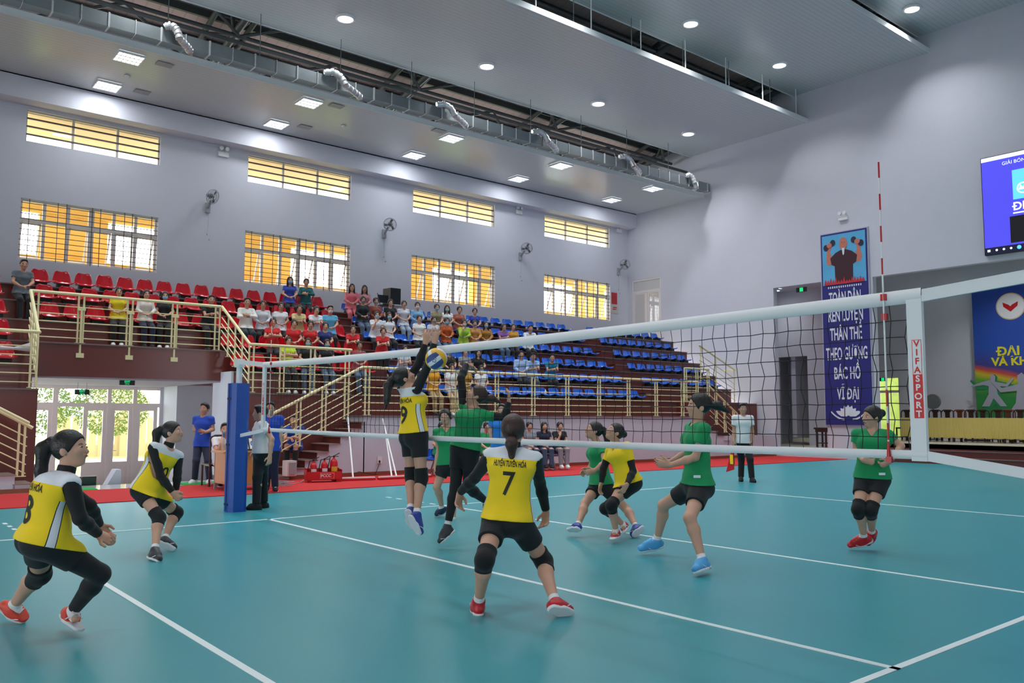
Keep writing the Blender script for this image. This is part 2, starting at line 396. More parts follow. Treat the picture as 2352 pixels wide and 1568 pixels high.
# round lamps
def lamp(x, y, z, label, k=1.0):
    t = empty('ceiling_lamp', (x, y, z), label, 'lamp', 'round lamps in the ceiling panels')
    b = MB(); b.lathe((x, y, z), [(0.26, 0.0), (0.27, -0.05), (0.22, -0.07), (0.2, -0.04), (0.2, 0.0)], 20); b.build('housing', m_white, t)
    b = MB(); b.lathe((x, y, z), [(0.0, -0.035), (0.205, -0.035)], 20); b.build('diffuser', m_lamp, t)
    L = bpy.data.lights.new('lamp_light', 'AREA'); L.shape = 'DISK'; L.size = 0.4; L.energy = LAMP_W * k; L.spread = 2.1; L.color = (0.93, 0.97, 1.0)
    lo = bpy.data.objects.new('lamp_light', L); COL.objects.link(lo); lo.parent = t; lo.location = (0, 0, -0.08)
nth = ['first', 'second', 'third', 'fourth']; nth4 = ['first', 'second', 'third', 'fourth', 'fifth', 'sixth']
for k in range(6):
    x = 5.45 - 2 * 4.87 + 4.87 * k
    lamp(x, 17.42, 12.25, 'glowing round lamp in the middle ceiling panel, ' + (['out of view to the left', 'just past the top left of the view'][k] if k < 2 else nth[k - 2] + ' of four from the left'))
for k in range(6):
    x = 19.55 - 4.73 * 5 + 4.73 * k
    lamp(x, 13.1, 13.4, 'round lamp in the high ceiling panel, ' + ('nearest the end wall' if k == 5 else 'second from the end wall' if k == 4 else 'over the court, %s from the left' % nth4[k]))
for k in range(6):
    lamp(20.35 - 4.8 * k, 8.95, 14.05, 'glowing round lamp in the topmost ceiling panel, ' + ('at the top right near the end wall' if k == 0 else '%s place away from the end wall' % nth4[k]))
for k in range(5):
    lamp(18 - 6.0 * k, 1.0, 14.05, 'round lamp high above the camera side of the court, %s from the end wall' % nth4[k])

for k in range(2): lamp(26.0, 9.0 - 5 * k, 7.58, 'added unseen fill lamp in the stage ceiling, ' + ['nearer the left side', 'nearer the middle'][k])  # out of view, added to brighten the stage room

lamp(24.0, 16.4, 6.48, 'added unseen fill lamp in the ceiling of the tall wall recess', .12)  # weak extra lamp, unseen, put in to lift the recess walls

# square louvre lamps
def louvre(x, y, z, label):
    t = empty('louvre_lamp', (x, y, z), label, 'lamp', 'square louvre lamps in the low ceiling')
    w = 0.31; b = MB()
    for s in (-1, 1):
        b.box(x + s * w - 0.015, x + s * w + 0.015, y - w, y + w, z - 0.05, z, 0); b.box(x - w, x + w, y + s * w - 0.015, y + s * w + 0.015, z - 0.05, z, 0)
    b.build('frame', m_white, t)
    b = MB(); b.box(x - w, x + w, y - w, y + w, z - 0.006, z - 0.002); b.build('tube_light', m_tubeglow, t)
    b = MB()
    for k in range(1, 6): b.box(x - w + 2 * w * k / 6 - 0.006, x - w + 2 * w * k / 6 + 0.006, y - w, y + w, z - 0.05, z - 0.008)
    for k in range(1, 3): b.box(x - w, x + w, y - w + 2 * w * k / 3 - 0.02, y - w + 2 * w * k / 3 + 0.02, z - 0.05, z - 0.008)
    b.build('louvre', m_chrome, t)
    L = bpy.data.lights.new('lamp_light', 'AREA'); L.size = 0.5; L.energy = PANEL_W; L.color = (0.9, 0.96, 1)
    lo = bpy.data.objects.new('lamp_light', L); COL.objects.link(lo); lo.parent = t; lo.location = (0, 0, -0.06)
pos5 = ['leftmost', 'second from the left', 'third from the left', 'fourth from the left', 'nearest the end wall']
for k, x in enumerate((0.47, 5.29, 10.2, 14.92, 19.74)): louvre(x, 19.3 - 0.09 * k, 10.36, 'square louvre lamp in the row beside the duct, ' + pos5[k])
for k, x in enumerate((0.53, 5.32, 10.25, 14.84, 19.77)): louvre(x, 21.6 - 0.1 * k, 10.36, 'square louvre lamp in the row beside the window wall, ' + pos5[k])
for k, (u, v) in enumerate(((293, 174), (790, 289))):
    p = at(u, v, 'z', 10.36); b = MB(); b.lathe((p[0], p[1], 10.36), [(0.0, -0.06), (0.05, -0.055), (0.08, -0.02), (0.08, 0)], 14)
    tag(b.build('smoke_detector', m_white), 'small white smoke detector under the low ceiling, ' + ['the left one', 'the right one'][k], 'smoke detector')
for k, (u, v) in enumerate(((378, 148), (326, 211), (773, 243), (1008, 300), (700, 291))):
    p = at(u, v, 'z', 10.36); b = MB(); b.box(p[0] - .2, p[0] + .2, p[1] - .14, p[1] + .14, 10.345, 10.36)
    tag(b.build('ceiling_vent', m_grey), 'flat grey ceiling air vent ' + ['beside the leftmost louvre lamp by the duct', 'beside the leftmost louvre lamp by the wall', 'beside the second louvre lamp by the duct', 'below the third silver hose', 'beside the second louvre lamp by the wall'][k], 'vent', 'grey ceiling vents')

# ---------------------------------------------------------------- windows
def upper_window(n, x0, x1):
    z0, z1 = ZU; b = MB(); casement(b, x0, x1, z0, z1, YW + 0.1, 0.06, 0.035)
    w = (x1 - x0) / 3
    for k in (1, 2): b.box(x0 + w * k - 0.03, x0 + w * k + 0.03, YW + 0.096, YW + 0.164, z0 + .01, z1 - .01)
    o = struct(b, 'window_%d' % n, m_wfr)
    b = MB()
    for k in range(1, 4): b.box(x0, x1, YW + 0.08, YW + 0.12, z0 + (z1 - z0) * k / 4 - 0.02, z0 + (z1 - z0) * k / 4 + 0.02)
    b.build('louvre_bars', m_grille, o)
    b = MB(); b.box(x0, x1, YW + 0.13, YW + 0.136, z0, z1); b.build('glass', m_glass, o)
def lower_window(n, x0, x1):
    z0, z1 = ZL; zt = z0 + (z1 - z0) * 0.66; b = MB(); casement(b, x0, x1, z0, z1, YW + 0.12, 0.07, 0.06)
    b.box(x0 + .01, x1 - .01, YW + 0.116, YW + 0.194, zt - 0.05, zt + 0.05); w = (x1 - x0) / 6
    for k in range(1, 6):
        hw = 0.07 if k == 3 else 0.04
        b.box(x0 + w * k - hw, x0 + w * k + hw, YW + 0.112, YW + 0.198, z0 + .01, z1 - .01)
    o = struct(b, 'window_%d' % n, m_upvc)
    b = MB()
    for k in range(11): b.box(x0, x1, YW + 0.03, YW + 0.045, z0 + (z1 - z0) * (k + 0.7) / 11.5 - 0.008, z0 + (z1 - z0) * (k + 0.7) / 11.5 + 0.008)
    for f in (0.06, 0.255, 0.315, 0.5, 0.56, 0.74, 0.8, 0.95): b.box(x0 + (x1 - x0) * f - 0.008, x0 + (x1 - x0) * f + 0.008, YW + 0.025, YW + 0.045, z0, z1)
    b.build('grille', m_grille, o)
    b = MB(); b.box(x0, x1, YW + 0.15, YW + 0.156, zt, z1); b.build('glass', m_glass, o)
    for k in (0, 2, 3, 5, 4):       # top-hung sashes tilted outwards
        s = MB(); a0, a1 = x0 + w * k + 0.05, x0 + w * (k + 1) - 0.05; L = zt - z0 - 0.1; an = 0.38 if k != 4 else 0.02
        c = lambda t: (YW + 0.19 + math.sin(an) * L * t, zt - 0.05 - math.cos(an) * L * t)
        for t0, t1 in ((0, 0.05), (0.95, 1)):
            y0, q0 = c(t0); y1, q1 = c(t1); s.obox(((a0 + a1) / 2, (y0 + y1) / 2, (q0 + q1) / 2), ((a1 - a0) / 2, 0, 0), (0, 0.02, 0), (0, (y1 - y0) / 2, (q1 - q0) / 2))
        for xa in (a0 + 0.02, a1 - 0.02):
            y0, q0 = c(0); y1, q1 = c(1); s.obox((xa, (y0 + y1) / 2, (q0 + q1) / 2), (0.022, 0, 0), (0, 0.02, 0), (0, (y1 - y0) / 2, (q1 - q0) / 2))
        s.build('sash', m_upvc, o)
n = 1
for w in WX: upper_window(n, *w); n += 1
for w in WX: lower_window(n, *lowx(w)); n += 1

# outside: eave, yellow piers and parapet of the outer gallery, lawn, path, fence, trees
b = MB(); b.box(-16, 24, YW + 0.25, 25.0, 9.62, 9.8); struct(b, 'trim_30', m_peach)
for i, (xa, xb) in enumerate(((-.33, 1.52), (5.6, 7.5), (12.2, 13.5), (15.5, 16.4), (21.4, 23.2), (-6.2, -4.6))):
    b = MB(); b.box(xa, xb, 25.0, 25.3, 3.0, 8.9); struct(b, 'trim_%d' % (40 + i), m_yellow)
b = MB(); b.box(-16, 24, 24.9, 25.15, 5.0, 6.05); b.box(-16, 24, 24.95, 25.2, 7.35, 7.62); struct(b, 'trim_36', m_yellow)
b = MB(); b.box(-40, 40, YW + 1.2, 90, -0.8, -0.7); tag(b.build('lawn', mat('lawn_outside', srgb(140, 158, 84), 0.9, noise=0.25, scale=2)), 'sunlit green lawn beyond the glass entrance doors', 'grass', kind='stuff')
b = MB(); b.box(-40, 40, 36, 41, -0.7, -0.68); tag(b.build('footpath', mat('pale_concrete', srgb(190, 186, 180), 0.9)), 'pale concrete path crossing the lawn outside the doors', 'path')
b = MB()
for k in range(40): b.box(4 + k * 0.4, 4.3 + k * 0.4, 44.0, 44.1, -0.7, 1.3)
for k in range(6): b.box(4 + k * 3, 4.35 + k * 3, 43.8, 44.15, -0.7, 1.75)
b.box(4, 21, 44.02, 44.08, -0.7, -0.1); tag(b.build('garden_fence', mat('fence_render', srgb(176, 158, 118), 0.9)), 'cream picket fence with taller piers across the path', 'fence')
b = MB(); b.box(12, 18, 65, 72, -0.7, 4.5); b.add([(11.5, 64.5, 4.5), (18.5, 64.5, 4.5), (18.5, 72.5, 4.5), (11.5, 72.5, 4.5), (15, 66, 7), (15, 71, 7)], [(0, 1, 4), (1, 2, 5, 4), (2, 3, 5), (3, 0, 4, 5)], 1)
tag(b.build('house', [m_peach, mat('roof_tile', srgb(200, 120, 100), 0.8)]), 'pale house with reddish roof far behind the fence', 'house')
def tree(x, y, s, lab):
    rn = random.Random(int(x * 7 + y)); t = empty('garden_tree', (x, y, -0.7), lab, 'tree')
    b = MB(); b.tube((x, y, -0.7), (x + 0.1, y, s * 0.5), 0.12, 8, r2=0.07); b.build('trunk', mat('bark', srgb(110, 85, 65), 0.9), t)
    b = MB()
    for k in range(3200):
        a, c, r = rn.uniform(0, 6.28), rn.uniform(-1, 1), rn.uniform(0.6, 1) ** 0.5
        q = math.sqrt(1 - c * c); p = np.array([x + s * 0.55 * r * q * math.cos(a), y + s * 0.55 * r * q * math.sin(a), s * 0.62 + s * 0.42 * r * c])
        d1 = np.array([rn.uniform(-1, 1), rn.uniform(-1, 1), rn.uniform(-1, 0.3)]); d1 /= np.linalg.norm(d1); d2 = np.cross(d1, [0.3, 0.5, 0.8]); w = rn.uniform(.06, .13)
        b.add([p - d2 * w * 0.35, p + d1 * w, p + d2 * w * 0.35, p - d1 * w * 0.4], [(0, 1, 2, 3)])
    b.build('foliage', mat('leaves', srgb(112, 134, 78), 0.7, noise=0.2, scale=3), t)
tree(1.0, 33, 2.8, 'round leafy tree left of the entrance door view'); tree(4.2, 34.5, 2.7, 'round leafy tree in the middle of the entrance door view')
tree(1.5, 50, 5.0, 'tall dark trees standing behind the lawn'); tree(8.5, 58, 5.0, 'pale tree farthest back behind the lawn'); tree(-3.5, 42, 4.5, 'leafy tree at the left edge of the door view')
# ---------------------------------------------------------------- court lines
def fline(name, x0, x1, y0, y1, z=0.004, m=None):
    b = MB(); b.box(x0, x1, y0, y1, 0.0005, z); tag(b.build(name, m or m_line), kind='structure')
for nm, r in (('court_centre_line', (-0.025, 0.025, 0, 9)), ('court_attack_line', (2.95, 3.0, 0, 9)), ('court_attack_line', (-3.0, -2.95, 0, 9)),
              ('court_end_line', (8.95, 9.0, 0, 9)), ('court_end_line', (-9, -8.95, 0, 9)), ('court_side_line', (-9, 9, 8.95, 9.0)), ('court_side_line', (-9, 9, 0, 0.05))):
    fline(nm, *r)
for sx in (-1, 1):
    for k in range(5):
        for y0 in (9.2 + 0.35 * k,): fline('court_dash_line', sx * 2.975 - 0.025, sx * 2.975 + 0.025, y0, y0 + 0.15)
b = MB(); b.box(-1.75, -0.72, 15.4, 15.95, 0, 0.014); tag(b.build('door_mat', m_green), 'bright green mat on the floor near the entrance doors', 'mat')
p = at(432, 1113, 'z', 0); b = MB(); b.box(p[0] - .1, p[0] + .75, p[1] - .1, p[1] + .5, 0, 0.014); tag(b.build('door_mat', m_green), 'green mat under the standing man in the blue polo shirt', 'mat')

# ---------------------------------------------------------------- entrance doors
def yu(u, v=1000): return float(at(u, v, 'y', YW)[0])
b = MB(); X0, X1 = -1.75, yu(370)
zt = 1.72
b.box(X0, X1, YW + .02, YW + .1, 2.15, 2.22); b.box(X0, X1, YW + .016, YW + .104, zt - .06, zt + .05); b.box(X1 - .07, X1, YW + .024, YW + .096, -.6, 2.2)
for u0, u1 in ((118, 130), (244, 253), (303, 312)): b.box(yu(u0), yu(u1), YW + .012, YW + .108, -.6, 2.19)
d1 = struct(b, 'door_1', m_upvc)
def leaf(u0, u1, nm='door_leaf'):
    a, c = yu(u0), yu(u1); l = MB()
    casement(l, a, c, -.58, zt - .06, YW + .03, .06, .1); l.box(a + .01, c - .01, YW + .034, YW + .086, 0.02, 0.14); l.box(a + .02, c - .02, YW + .05, YW + .07, -.57, 0.05)
    l.build(nm, m_upvc, d1)
leaf(60, 118); leaf(190, 244); leaf(253, 303); leaf(312, 360)
b = MB(); b.add([(X0, YW + .056, .05), (X1, YW + .056, .05), (X1, YW + .056, 2.18), (X0, YW + .056, 2.18)], [(0, 1, 2, 3)]); b.build('door_glass', m_glass, d1)
b = MB(); p = yu(256); b.tube((p, YW, .45), (p + .14, YW - .02, .45), .012, 6); b.build('door_handle', m_chrome, d1)
b = MB(); b.box(yu(372), 4.6, YW - 1.2, YW, -0.75, 2.28); struct(b, 'wall_entrance', m_wallw)
p = at(252, 1112, 'y', 16.9); b = MB(); b.prism([(0, 0), (0.28, 0), (0.28, .34), (.18, .34)], lambda a, c, t: (p[0] - .1 + a, 16.75 + t, c - .05), .35)
struct(b, 'trim_50', m_wallw)
b = MB(); b.box(-1.0, -.42, 16.8, 16.86, -.6, .17); b.box(-.72, -.70, 16.79, 16.80, -.6, .17, 1); struct(b, 'trim_51', [mat('green_stone', srgb(30, 62, 52), 0.3, noise=.3, scale=30), m_granlip])

# ---------------------------------------------------------------- grandstand
ZK = [1.97, 2.49, 3.02, 3.54, 4.04, 4.5]; YK = [16.4 + 0.7 * k for k in range(6)]
def steps_block(b, x0, x1, k0, zbase):
    for k in range(k0, 6):
        y1 = YK[k + 1] if k < 5 else YW
        z0 = zbase if k == k0 else ZK[k - 1] - 0.3
        b.box(x0, x1, YK[k], y1 + .01, z0, ZK[k] - 0.03, 0)
        b.box(x0 - .0, x1 + .0, YK[k] - 0.03, y1, ZK[k] - 0.03, ZK[k], 1)
b = MB(); steps_block(b, 2.55, 22.0, 0, 0.0)
b.box(2.5, 2.55, 16.4, 17.1, 0, 1.97, 2); b.box(2.5, 2.55, 17.1, 17.8, 0, 2.49, 2); b.box(2.5, 2.55, 17.8, 18.3, 0, 2.28, 2)
b.box(4.6, 4.7, 18.0, YW, -.75, 2.9, 2)
tag(b.build('grandstand', [m_granite, m_granlip, m_wallw]), 'stepped brown granite grandstand with rows of seats along the window wall', 'grandstand', kind='structure')
b = MB(); steps_block(b, -16, -1.66, 0, 0.0)
tag(b.build('grandstand', [m_granite, m_granlip, m_wallw]), 'left block of the brown granite grandstand beside the entrance', 'grandstand', kind='structure')
b = MB(); steps_block(b, -1.66, 2.55, 2, 2.28)
b.box(-1.66, 2.55, 17.82, YW, 2.24, 2.3, 2)
tag(b.build('gallery', [m_granite, m_granlip, mat('soffit_paint', srgb(168, 164, 172), .9)]), 'brown granite gallery slab bridging above the entrance doors', 'gallery', kind='structure')
# aisle half steps
b = MB()
for xa, xb in ((6.42, 6.98), (16.75, 17.42)):
    for k in range(1, 6): b.box(xa, xb, YK[k] - .32, YK[k] - 0.0, ZK[k - 1], ZK[k - 1] + .26, 0); b.box(xa, xb, YK[k] - .34, YK[k], ZK[k - 1] + .235, ZK[k - 1] + .262, 1)
tag(b.build('aisle_steps', [m_granite, m_granlip]), kind='structure')
# walkway in front, with stairs at both ends
SX = [(2.95, .09), (3.36, .26), (3.65, .43), (3.95, .61), (4.25, .79), (4.54, .96), (4.82, 1.14), (5.10, 1.31)]
b = MB()
b.box(5.18, 18.0, 15.52, 16.4, 0.1, 1.43, 2); b.box(5.14, 18.0, 15.48, 16.4, 1.43, 1.46, 1); b.box(18.0, 22.5, 15.5, 15.6, 0.1, .78, 2); b.box(18.0, 22.5, 16.3, 16.45, 0.1, 1.94, 0)
b.box(3.3, 22.5, 15.5, 15.55, 0.0, .1, 4)
for i, (x, z) in enumerate(SX):
    x2 = SX[i + 1][0] if i < 7 else 5.18
    b.box(x + .03, x2 + .03, 15.52, 16.4, 0, z - .02, 2); b.box(x + .02, x + .03, 15.54, 16.4, max(z - .17, 0), z - .02, 0); b.box(x, x2 + .02, 15.48, 16.4, z - .02, z, 3)
SR = [(18.0, 1.30), (18.35, 1.13), (18.68, .96), (19.0, .79), (19.33, .62), (19.66, .45), (20.0, .28), (20.3, .1)]
for i, (x, z) in enumerate(SR):
    b.box(x, x + .32, 15.52, 16.4, 0, z - .02, 2); b.box(x - .02, x + .34, 15.48, 16.4, z - .02, z, 3); b.box(x + .32, x + .33, 15.5, 16.4, z - .17, z - .02, 0)
tag(b.build('walkway', [m_granite, m_granlip, m_wallw, m_treadw, m_base]), 'raised walkway with pale front wall and short stairs before the stand', 'walkway', kind='structure')
b = MB()
for i in range(8):
    x = -1.83 - .29 * i; z = .17 * (i + 1)
    b.box(x - .3, x, 15.52, 16.4, 0, z - .02, 2); b.box(x - .32, x + .02, 15.48, 16.4, z - .02, z, 3); b.box(x, x + .01, 15.54, 16.4, z - .17, z - .02, 0)
b.box(-16, -4.1, 15.52, 16.4, 0, 1.46, 2); b.box(-16, -1.85, 15.49, 15.53, 0, .08, 4)
tag(b.build('stairs', [m_granite, m_granlip, m_wallw, m_treadw, m_base]), 'short white sided stairs climbing left from the entrance', 'stairs', kind='structure')

# railings
def railing(label, p0, p1, h, posts, nh=5, single=False, brackets=False, extra=None):
    p0, p1 = np.array(p0, float), np.array(p1, float); d = p1 - p0; L = np.linalg.norm(d[:2]); t = empty('railing', (p0[0], p0[1], p0[2] - h), label, 'railing', 'cream metal railings of the grandstand')
    b = MB(); b.tube(p0, p1, .035, 10); b.ball(p0, .035, 0, 8); b.ball(p1, .035, 0, 8)
    if extra is not None: b.tube(p1, extra, .035, 10)
    b.build('handrail', m_cream, t)
    b = MB(); fr = [.3, .47, .64, .8, .95][:nh]
    for k, f in enumerate((.26, .42, .58, .74, .9)[:nh]): b.tube(p0 - (0, 0, h * f), p1 - (0, 0, h * f), .013, 6)
    b.build('horizontal_bars', m_cream, t)
    for q in posts:
        c = p0 + d * q; e = d / np.linalg.norm(d); e[2] = 0
        b = MB()
        for s in ((0,) if single else (-.055, .055)):
            a = c + e * s; dz = d[2] / L * s if L > 0 else 0
            b.tube((a[0], a[1], a[2] - h), (a[0], a[1], a[2]), .022, 8); b.box(a[0] - .05, a[0] + .05, a[1] - .03, a[1] + .03, a[2] - h, a[2] - h + .015)
        if brackets and .1 < q < .9: b.tube((c[0], c[1] - .06, c[2] - h * .3), (c[0], c[1] - .06, c[2] - h - .26), .024, 8); b.box(c[0] - .08, c[0] + .08, c[1] - .09, c[1] + .0, c[2] - h - .32, c[2] - h - .22); b.box(c[0] - .08, c[0] + .08, c[1] - .07, c[1] + .0, c[2] - h * .33, c[2] - h * .28)
        b.build('post', m_cream, t)
    return t
railing('cream railing along the gallery directly above the entrance doors', (-1.62, 17.86, 4.1), (2.46, 17.86, 4.1), 1.08, [.02, .24, .49, .735, .985], brackets=True)
railing('cream railing stepping down at the right end of the entrance gallery', (2.5, 17.86, 4.1), (2.66, 16.44, 3.1), 1.0, [.25, .5, .75], nh=5, single=True)
railing('cream railing on the lower landing left of the volleyball net post top', (2.68, 16.44, 3.1), (5.3, 16.44, 3.1), 1.12, [.01, .3, .6, .96])
railing('cream sloping railing of the stair behind the officials desk', (2.86, 15.54, 1.48), (5.12, 15.54, 2.62), 1.05, [.28, .56, .82], nh=5)
railing('long cream railing in front of the blue seats', (5.14, 15.54, 2.62), (17.95, 15.54, 2.62), 1.16, [.01, .115, .22, .324, .427, .53, .633, .735, .837, .94])
pr = at(1573, 845, 'y', 16.44); pr2 = at(1627, 850, 'y', 16.44)
railing('short cream railing on the landing at the right end of the stand', pr, (pr2[0], 16.44, pr[2]), 1.15, [.02, .5, .98])
pr = at(1606, 793, 'y', 17.1); pr2 = at(1688, 850, 'y', 17.1)
railing('cream sloping railing against the end wall beside the blue seats', pr, pr2, 1.3, [.03, .45, .97], single=True, extra=pr2 + np.array([0, .6, .0]))
pr = at(1630, 888, 'y', 15.54); pr2 = at(1698, 955, 'y', 15.54)
railing('cream sloping railing of the stair at the far right end of the stand', pr, pr2, 1.1, [.2, .5, .8])
railing('cream railing stepping down at the left end of the entrance gallery', (-1.64, 17.86, 4.1), (-1.7, 16.44, 3.1), 1.0, [.25, .5, .75], single=True)
railing('cream railing at the far left edge above the brown granite block', (-1.68, 16.44, 3.1), (-5.5, 16.44, 3.1), 1.12, [.02, .35, .7])
railing('cream sloping stair railing at the lower left edge', (-1.95, 15.54, 1.3), (-4.2, 15.54, 2.55), 1.05, [.04, .4, .8], extra=np.array((-1.87, 15.54, 1.2)))

# ---------------------------------------------------------------- seats
m_sred = mat('red_seat_plastic', srgb(198, 16, 34), 0.16, coat=0.5); m_sblue = mat('blue_seat_plastic', srgb(34, 98, 204), 0.16, coat=0.5)
def seat_mesh():
    prof = [(-.21, -.035, .20), (-.20, 0, .215), (-.10, 0.0, .215), (.06, -.01, .215), (.14, .015, .215), (.18, .07, .212), (.205, .17, .19), (.225, .27, .165), (.235, .315, .14), (.238, .335, .10)]
    V = []; F = []; n = 8
    for i, (y, z, w) in enumerate(prof):
        for j in range(n + 1):
            t = -1 + 2 * j / n; e = t ** 4
            up = .035 * e if i < 5 else 0; fw = -.05 * t * t if i >= 4 else 0
            V.append((w * t, y + fw * min(1, (i - 3) / 3), z + up))
    for i in range(len(prof) - 1):
        for j in range(n): F.append((i * (n + 1) + j, i * (n + 1) + j + 1, (i + 1) * (n + 1) + j + 1, (i + 1) * (n + 1) + j))
    me = bpy.data.meshes.new('stadium_seat'); me.from_pydata(V, [], F); me.polygons.foreach_set('use_smooth', [True] * len(F))
    bm = bmesh.new(); bm.from_mesh(me); r = bmesh.ops.solidify(bm, geom=bm.faces[:], thickness=.014); bm.to_mesh(me); bm.free()
    me.update(); return me
sm_r = seat_mesh(); sm_r.materials.append(m_sred); sm_b = sm_r.copy()
for v_ in sm_b.vertices:
    if v_.co.z > .02: v_.co.x *= 1 + .25 * max(0, (v_.co.z - .1) / .24); v_.co.z = .02 + (v_.co.z - .02) * .62; v_.co.y -= .01
sm_b.materials.clear(); sm_b.materials.append(m_sblue)
bb_ = MB(); bb_.box(-.13, .13, -.1, .12, -.11, -.02); bb_.box(-.02, .02, -.14, .16, -.13, -.1); br = bb_.build('bracket', m_black); brm = br.data; bpy.data.objects.remove(br)
SEATS = []
rowname = ['lowest', 'second', 'third', 'fourth', 'fifth', 'top']
ORD = 'first second third fourth fifth sixth seventh eighth ninth tenth eleventh twelfth thirteenth fourteenth fifteenth sixteenth seventeenth eighteenth nineteenth'.split()
SCNT = {}
def seat(x, k, red, where):
    i = SCNT.get((k, where), 0); SCNT[k, where] = i + 1
    y = YK[k] + .27; o = bpy.data.objects.new('stadium_seat', sm_r if red else sm_b); COL.objects.link(o); o.location = (x, y, ZK[k] + .13)
    c = 'red' if red else 'blue'
    tag(o, '%s plastic seat %s, %s row, %s from the left' % (c, where, rowname[k], ORD[i]), 'seat', '%s seats, %s row, %s' % (c, rowname[k], where))
    q = bpy.data.objects.new('bracket', brm); COL.objects.link(q); q.parent = o
    SEATS.append((x, k))
def arange(a, b, s):
    out = []
    while a <= b + 1e-6: out.append(a); a += s
    return out
for k in (3, 4, 5):
    for x in arange(-1.07, 2.4, .487): seat(x, k, True, 'over the entrance')
for k in (1, 2, 3, 4, 5):
    for x in arange(2.83, 6.25, .487): seat(x, k, True, 'right of the entrance')
    for x in arange(-3.6, -1.7, .487): seat(x, k, True, 'in the block at the left edge')
for k in range(0, 6):
    for x in arange(7.25 + (.6 if k == 0 else 0), 16.62, .522): seat(x, k, False, 'in the long middle block')
    if k > 0:
        for x in arange(17.62, 21.6, .525): seat(x, k, False, 'beside the end wall')

# ---------------------------------------------------------------- net
m_band = mat('white_net_band', srgb(236, 236, 238), 0.45, bump=0.25, scale=7); m_cord = mat('black_net_cord', srgb(24, 24, 26), 0.7)
NY0, NY1 = -0.22, 9.3
net = empty('volleyball_net', (0, 4.5, 1.2), 'black volleyball net with white bands stretched across the court', 'net')
sag = lambda y: 0.035 * (2 * (y - 4.5) / 9.0) ** 2
def band(name, zc, hh, ys, th=.006):
    b = MB(); V = []; F = []
    for y in ys:
        z = zc(y)
        for dz, dx in ((-hh, -.004), (-hh * .5, .012), (0, .016), (hh * .5, .012), (hh, -.004), (hh, -.016), (0, -.020), (-hh, -.016)): V.append((dx, y, z + dz))
    n = 8
    for i in range(len(ys) - 1):
        for j in range(n): F.append((i * n + j, i * n + (j + 1) % n, (i + 1) * n + (j + 1) % n, (i + 1) * n + j))
    b.add(V, F, 0, True); return b.build(name, m_band, net)
ys = np.linspace(NY0, NY1, 60)
band('top_band', lambda y: 2.155 + sag(y), .042, ys)
band('bottom_band', lambda y: 1.235 + .02 * ((y - 4.5) / 4.5) ** 2, .026, ys)
for y, lb in ((NY0 + .045, 'near'), (NY1 - .03, 'far')):
    b = MB(); b.box(-.018, .012, y - .045, y + .045, 1.22, 2.19); b.build('side_band', m_band, net)
    pl = MB(); w = .024
    pl.box(-.0205, -.0185, y - .037, y + .018, 1.47 + .0, 1.726, 1); pl.box(-.0205, -.0185, y - .037, y + .018, 1.726, 1.93, 0)
    m_lab = mat('label_white', srgb(238, 240, 240), .5); m_labr = mat('label_red', srgb(224, 40, 44), .5)
    pl.box(-.0212, -.0205, y - .037, y - .034, 1.70, 1.93, 1); pl.box(-.0212, -.0205, y + .015, y + .018, 1.70, 1.93, 1); pl.box(-.0212, -.0205, y - .037, y + .018, 1.927, 1.93, 1)
    pl.build('maker_label', [m_lab, m_labr], net)
    for i, ch in enumerate('VIFASPORT'):
        text(ch, .052, m_labr if i < 4 else m_lab, (-.0216, y - .0095, 1.905 - i * .0515), (0, -1, 0), (0, 0, 1), net, bold=.0015, xs=1.05)
rn = random.Random(2); b = MB(); r = .0027
nc = int((NY1 - NY0 - .15) / .1); gy = [NY0 + .1 + .1 * i for i in range(nc + 1)]
zt_ = lambda y: 2.115 + sag(y); zb_ = lambda y: 1.26
gp = {}
for i, y in enumerate(gy):
    for j in range(10):
        t = j / 9; a = .012 * math.sin(j * 2.1 + i * .7) * (1 if 0 < j < 9 else 0)
        gp[i, j] = (rn.uniform(-.004, .004), y + a + rn.uniform(-.005, .005), zb_(y) + (zt_(y) - zb_(y)) * t + rn.uniform(-.004, .004) * (0 < j < 9))
for i in range(nc + 1):
    for j in range(10):
        if j < 9: b.tube(gp[i, j], gp[i, j + 1], r, 4, caps=False)
        if i < nc and 0 < j < 9: b.tube(gp[i, j], gp[i + 1, j], r, 4, caps=False)
b.build('mesh_cords', m_cord, net)
# straps to the posts and rope
def strap(p, q, h, m=0):
    b = MB()
    p = np.array(p); q = np.array(q)
    V = [p + (0, 0, h), p - (0, 0, h), q - (0, 0, h), q + (0, 0, h)]; n = np.array([.012, 0, 0])
    V = [v - n for v in V] + [v + n for v in V]
    b.add(V, [(0, 1, 2, 3), (7, 6, 5, 4), (0, 3, 7, 4), (1, 5, 6, 2), (0, 4, 5, 1), (3, 2, 6, 7)], m); b.build('strap', m_band, net)
PY = 10.22
strap((0, NY1, 2.2), (0, PY, 2.28), .034); strap((0, NY1, 1.24), (0, PY - .1, 1.15), .026)
strap((0, NY0, 2.19), (0, -1.3, 2.275), .036); strap((0, NY0, 1.25), (0, -1.3, 1.10), .028)
for nm, y in (('near the camera', 0.0), ('at the far side line', 9.0)):
    t = empty('net_antenna', (0, y, 1.2), 'red and white striped antenna rod on the net, ' + nm, 'antenna', 'net antennas')
    for k in range(18):
        z = 1.24 + .1 * k; w = (k + 1) % 2 if z > 2.2 or z < 1.45 else 0 if 1.45 < z < 1.6 else 1
        g = MB(); g.tube((-.03, y, z), (-.03, y, z + .1), .0055, 8); g.build(['red_band', 'white_band'][w], [m_red, m_white][w], t)
    b = MB(); b.tube((-.03, y, 1.24), (-.03, y, 1.33), .012, 8, r2=.007); b.build('clip', m_red, t)
    for a, c in ((1.205, 1.24), (2.06, 2.10), (2.18, 2.22)): b = MB(); b.box(-.035, -.01, y - .017, y + .017, a, c); b.build('clip', m_red, t)
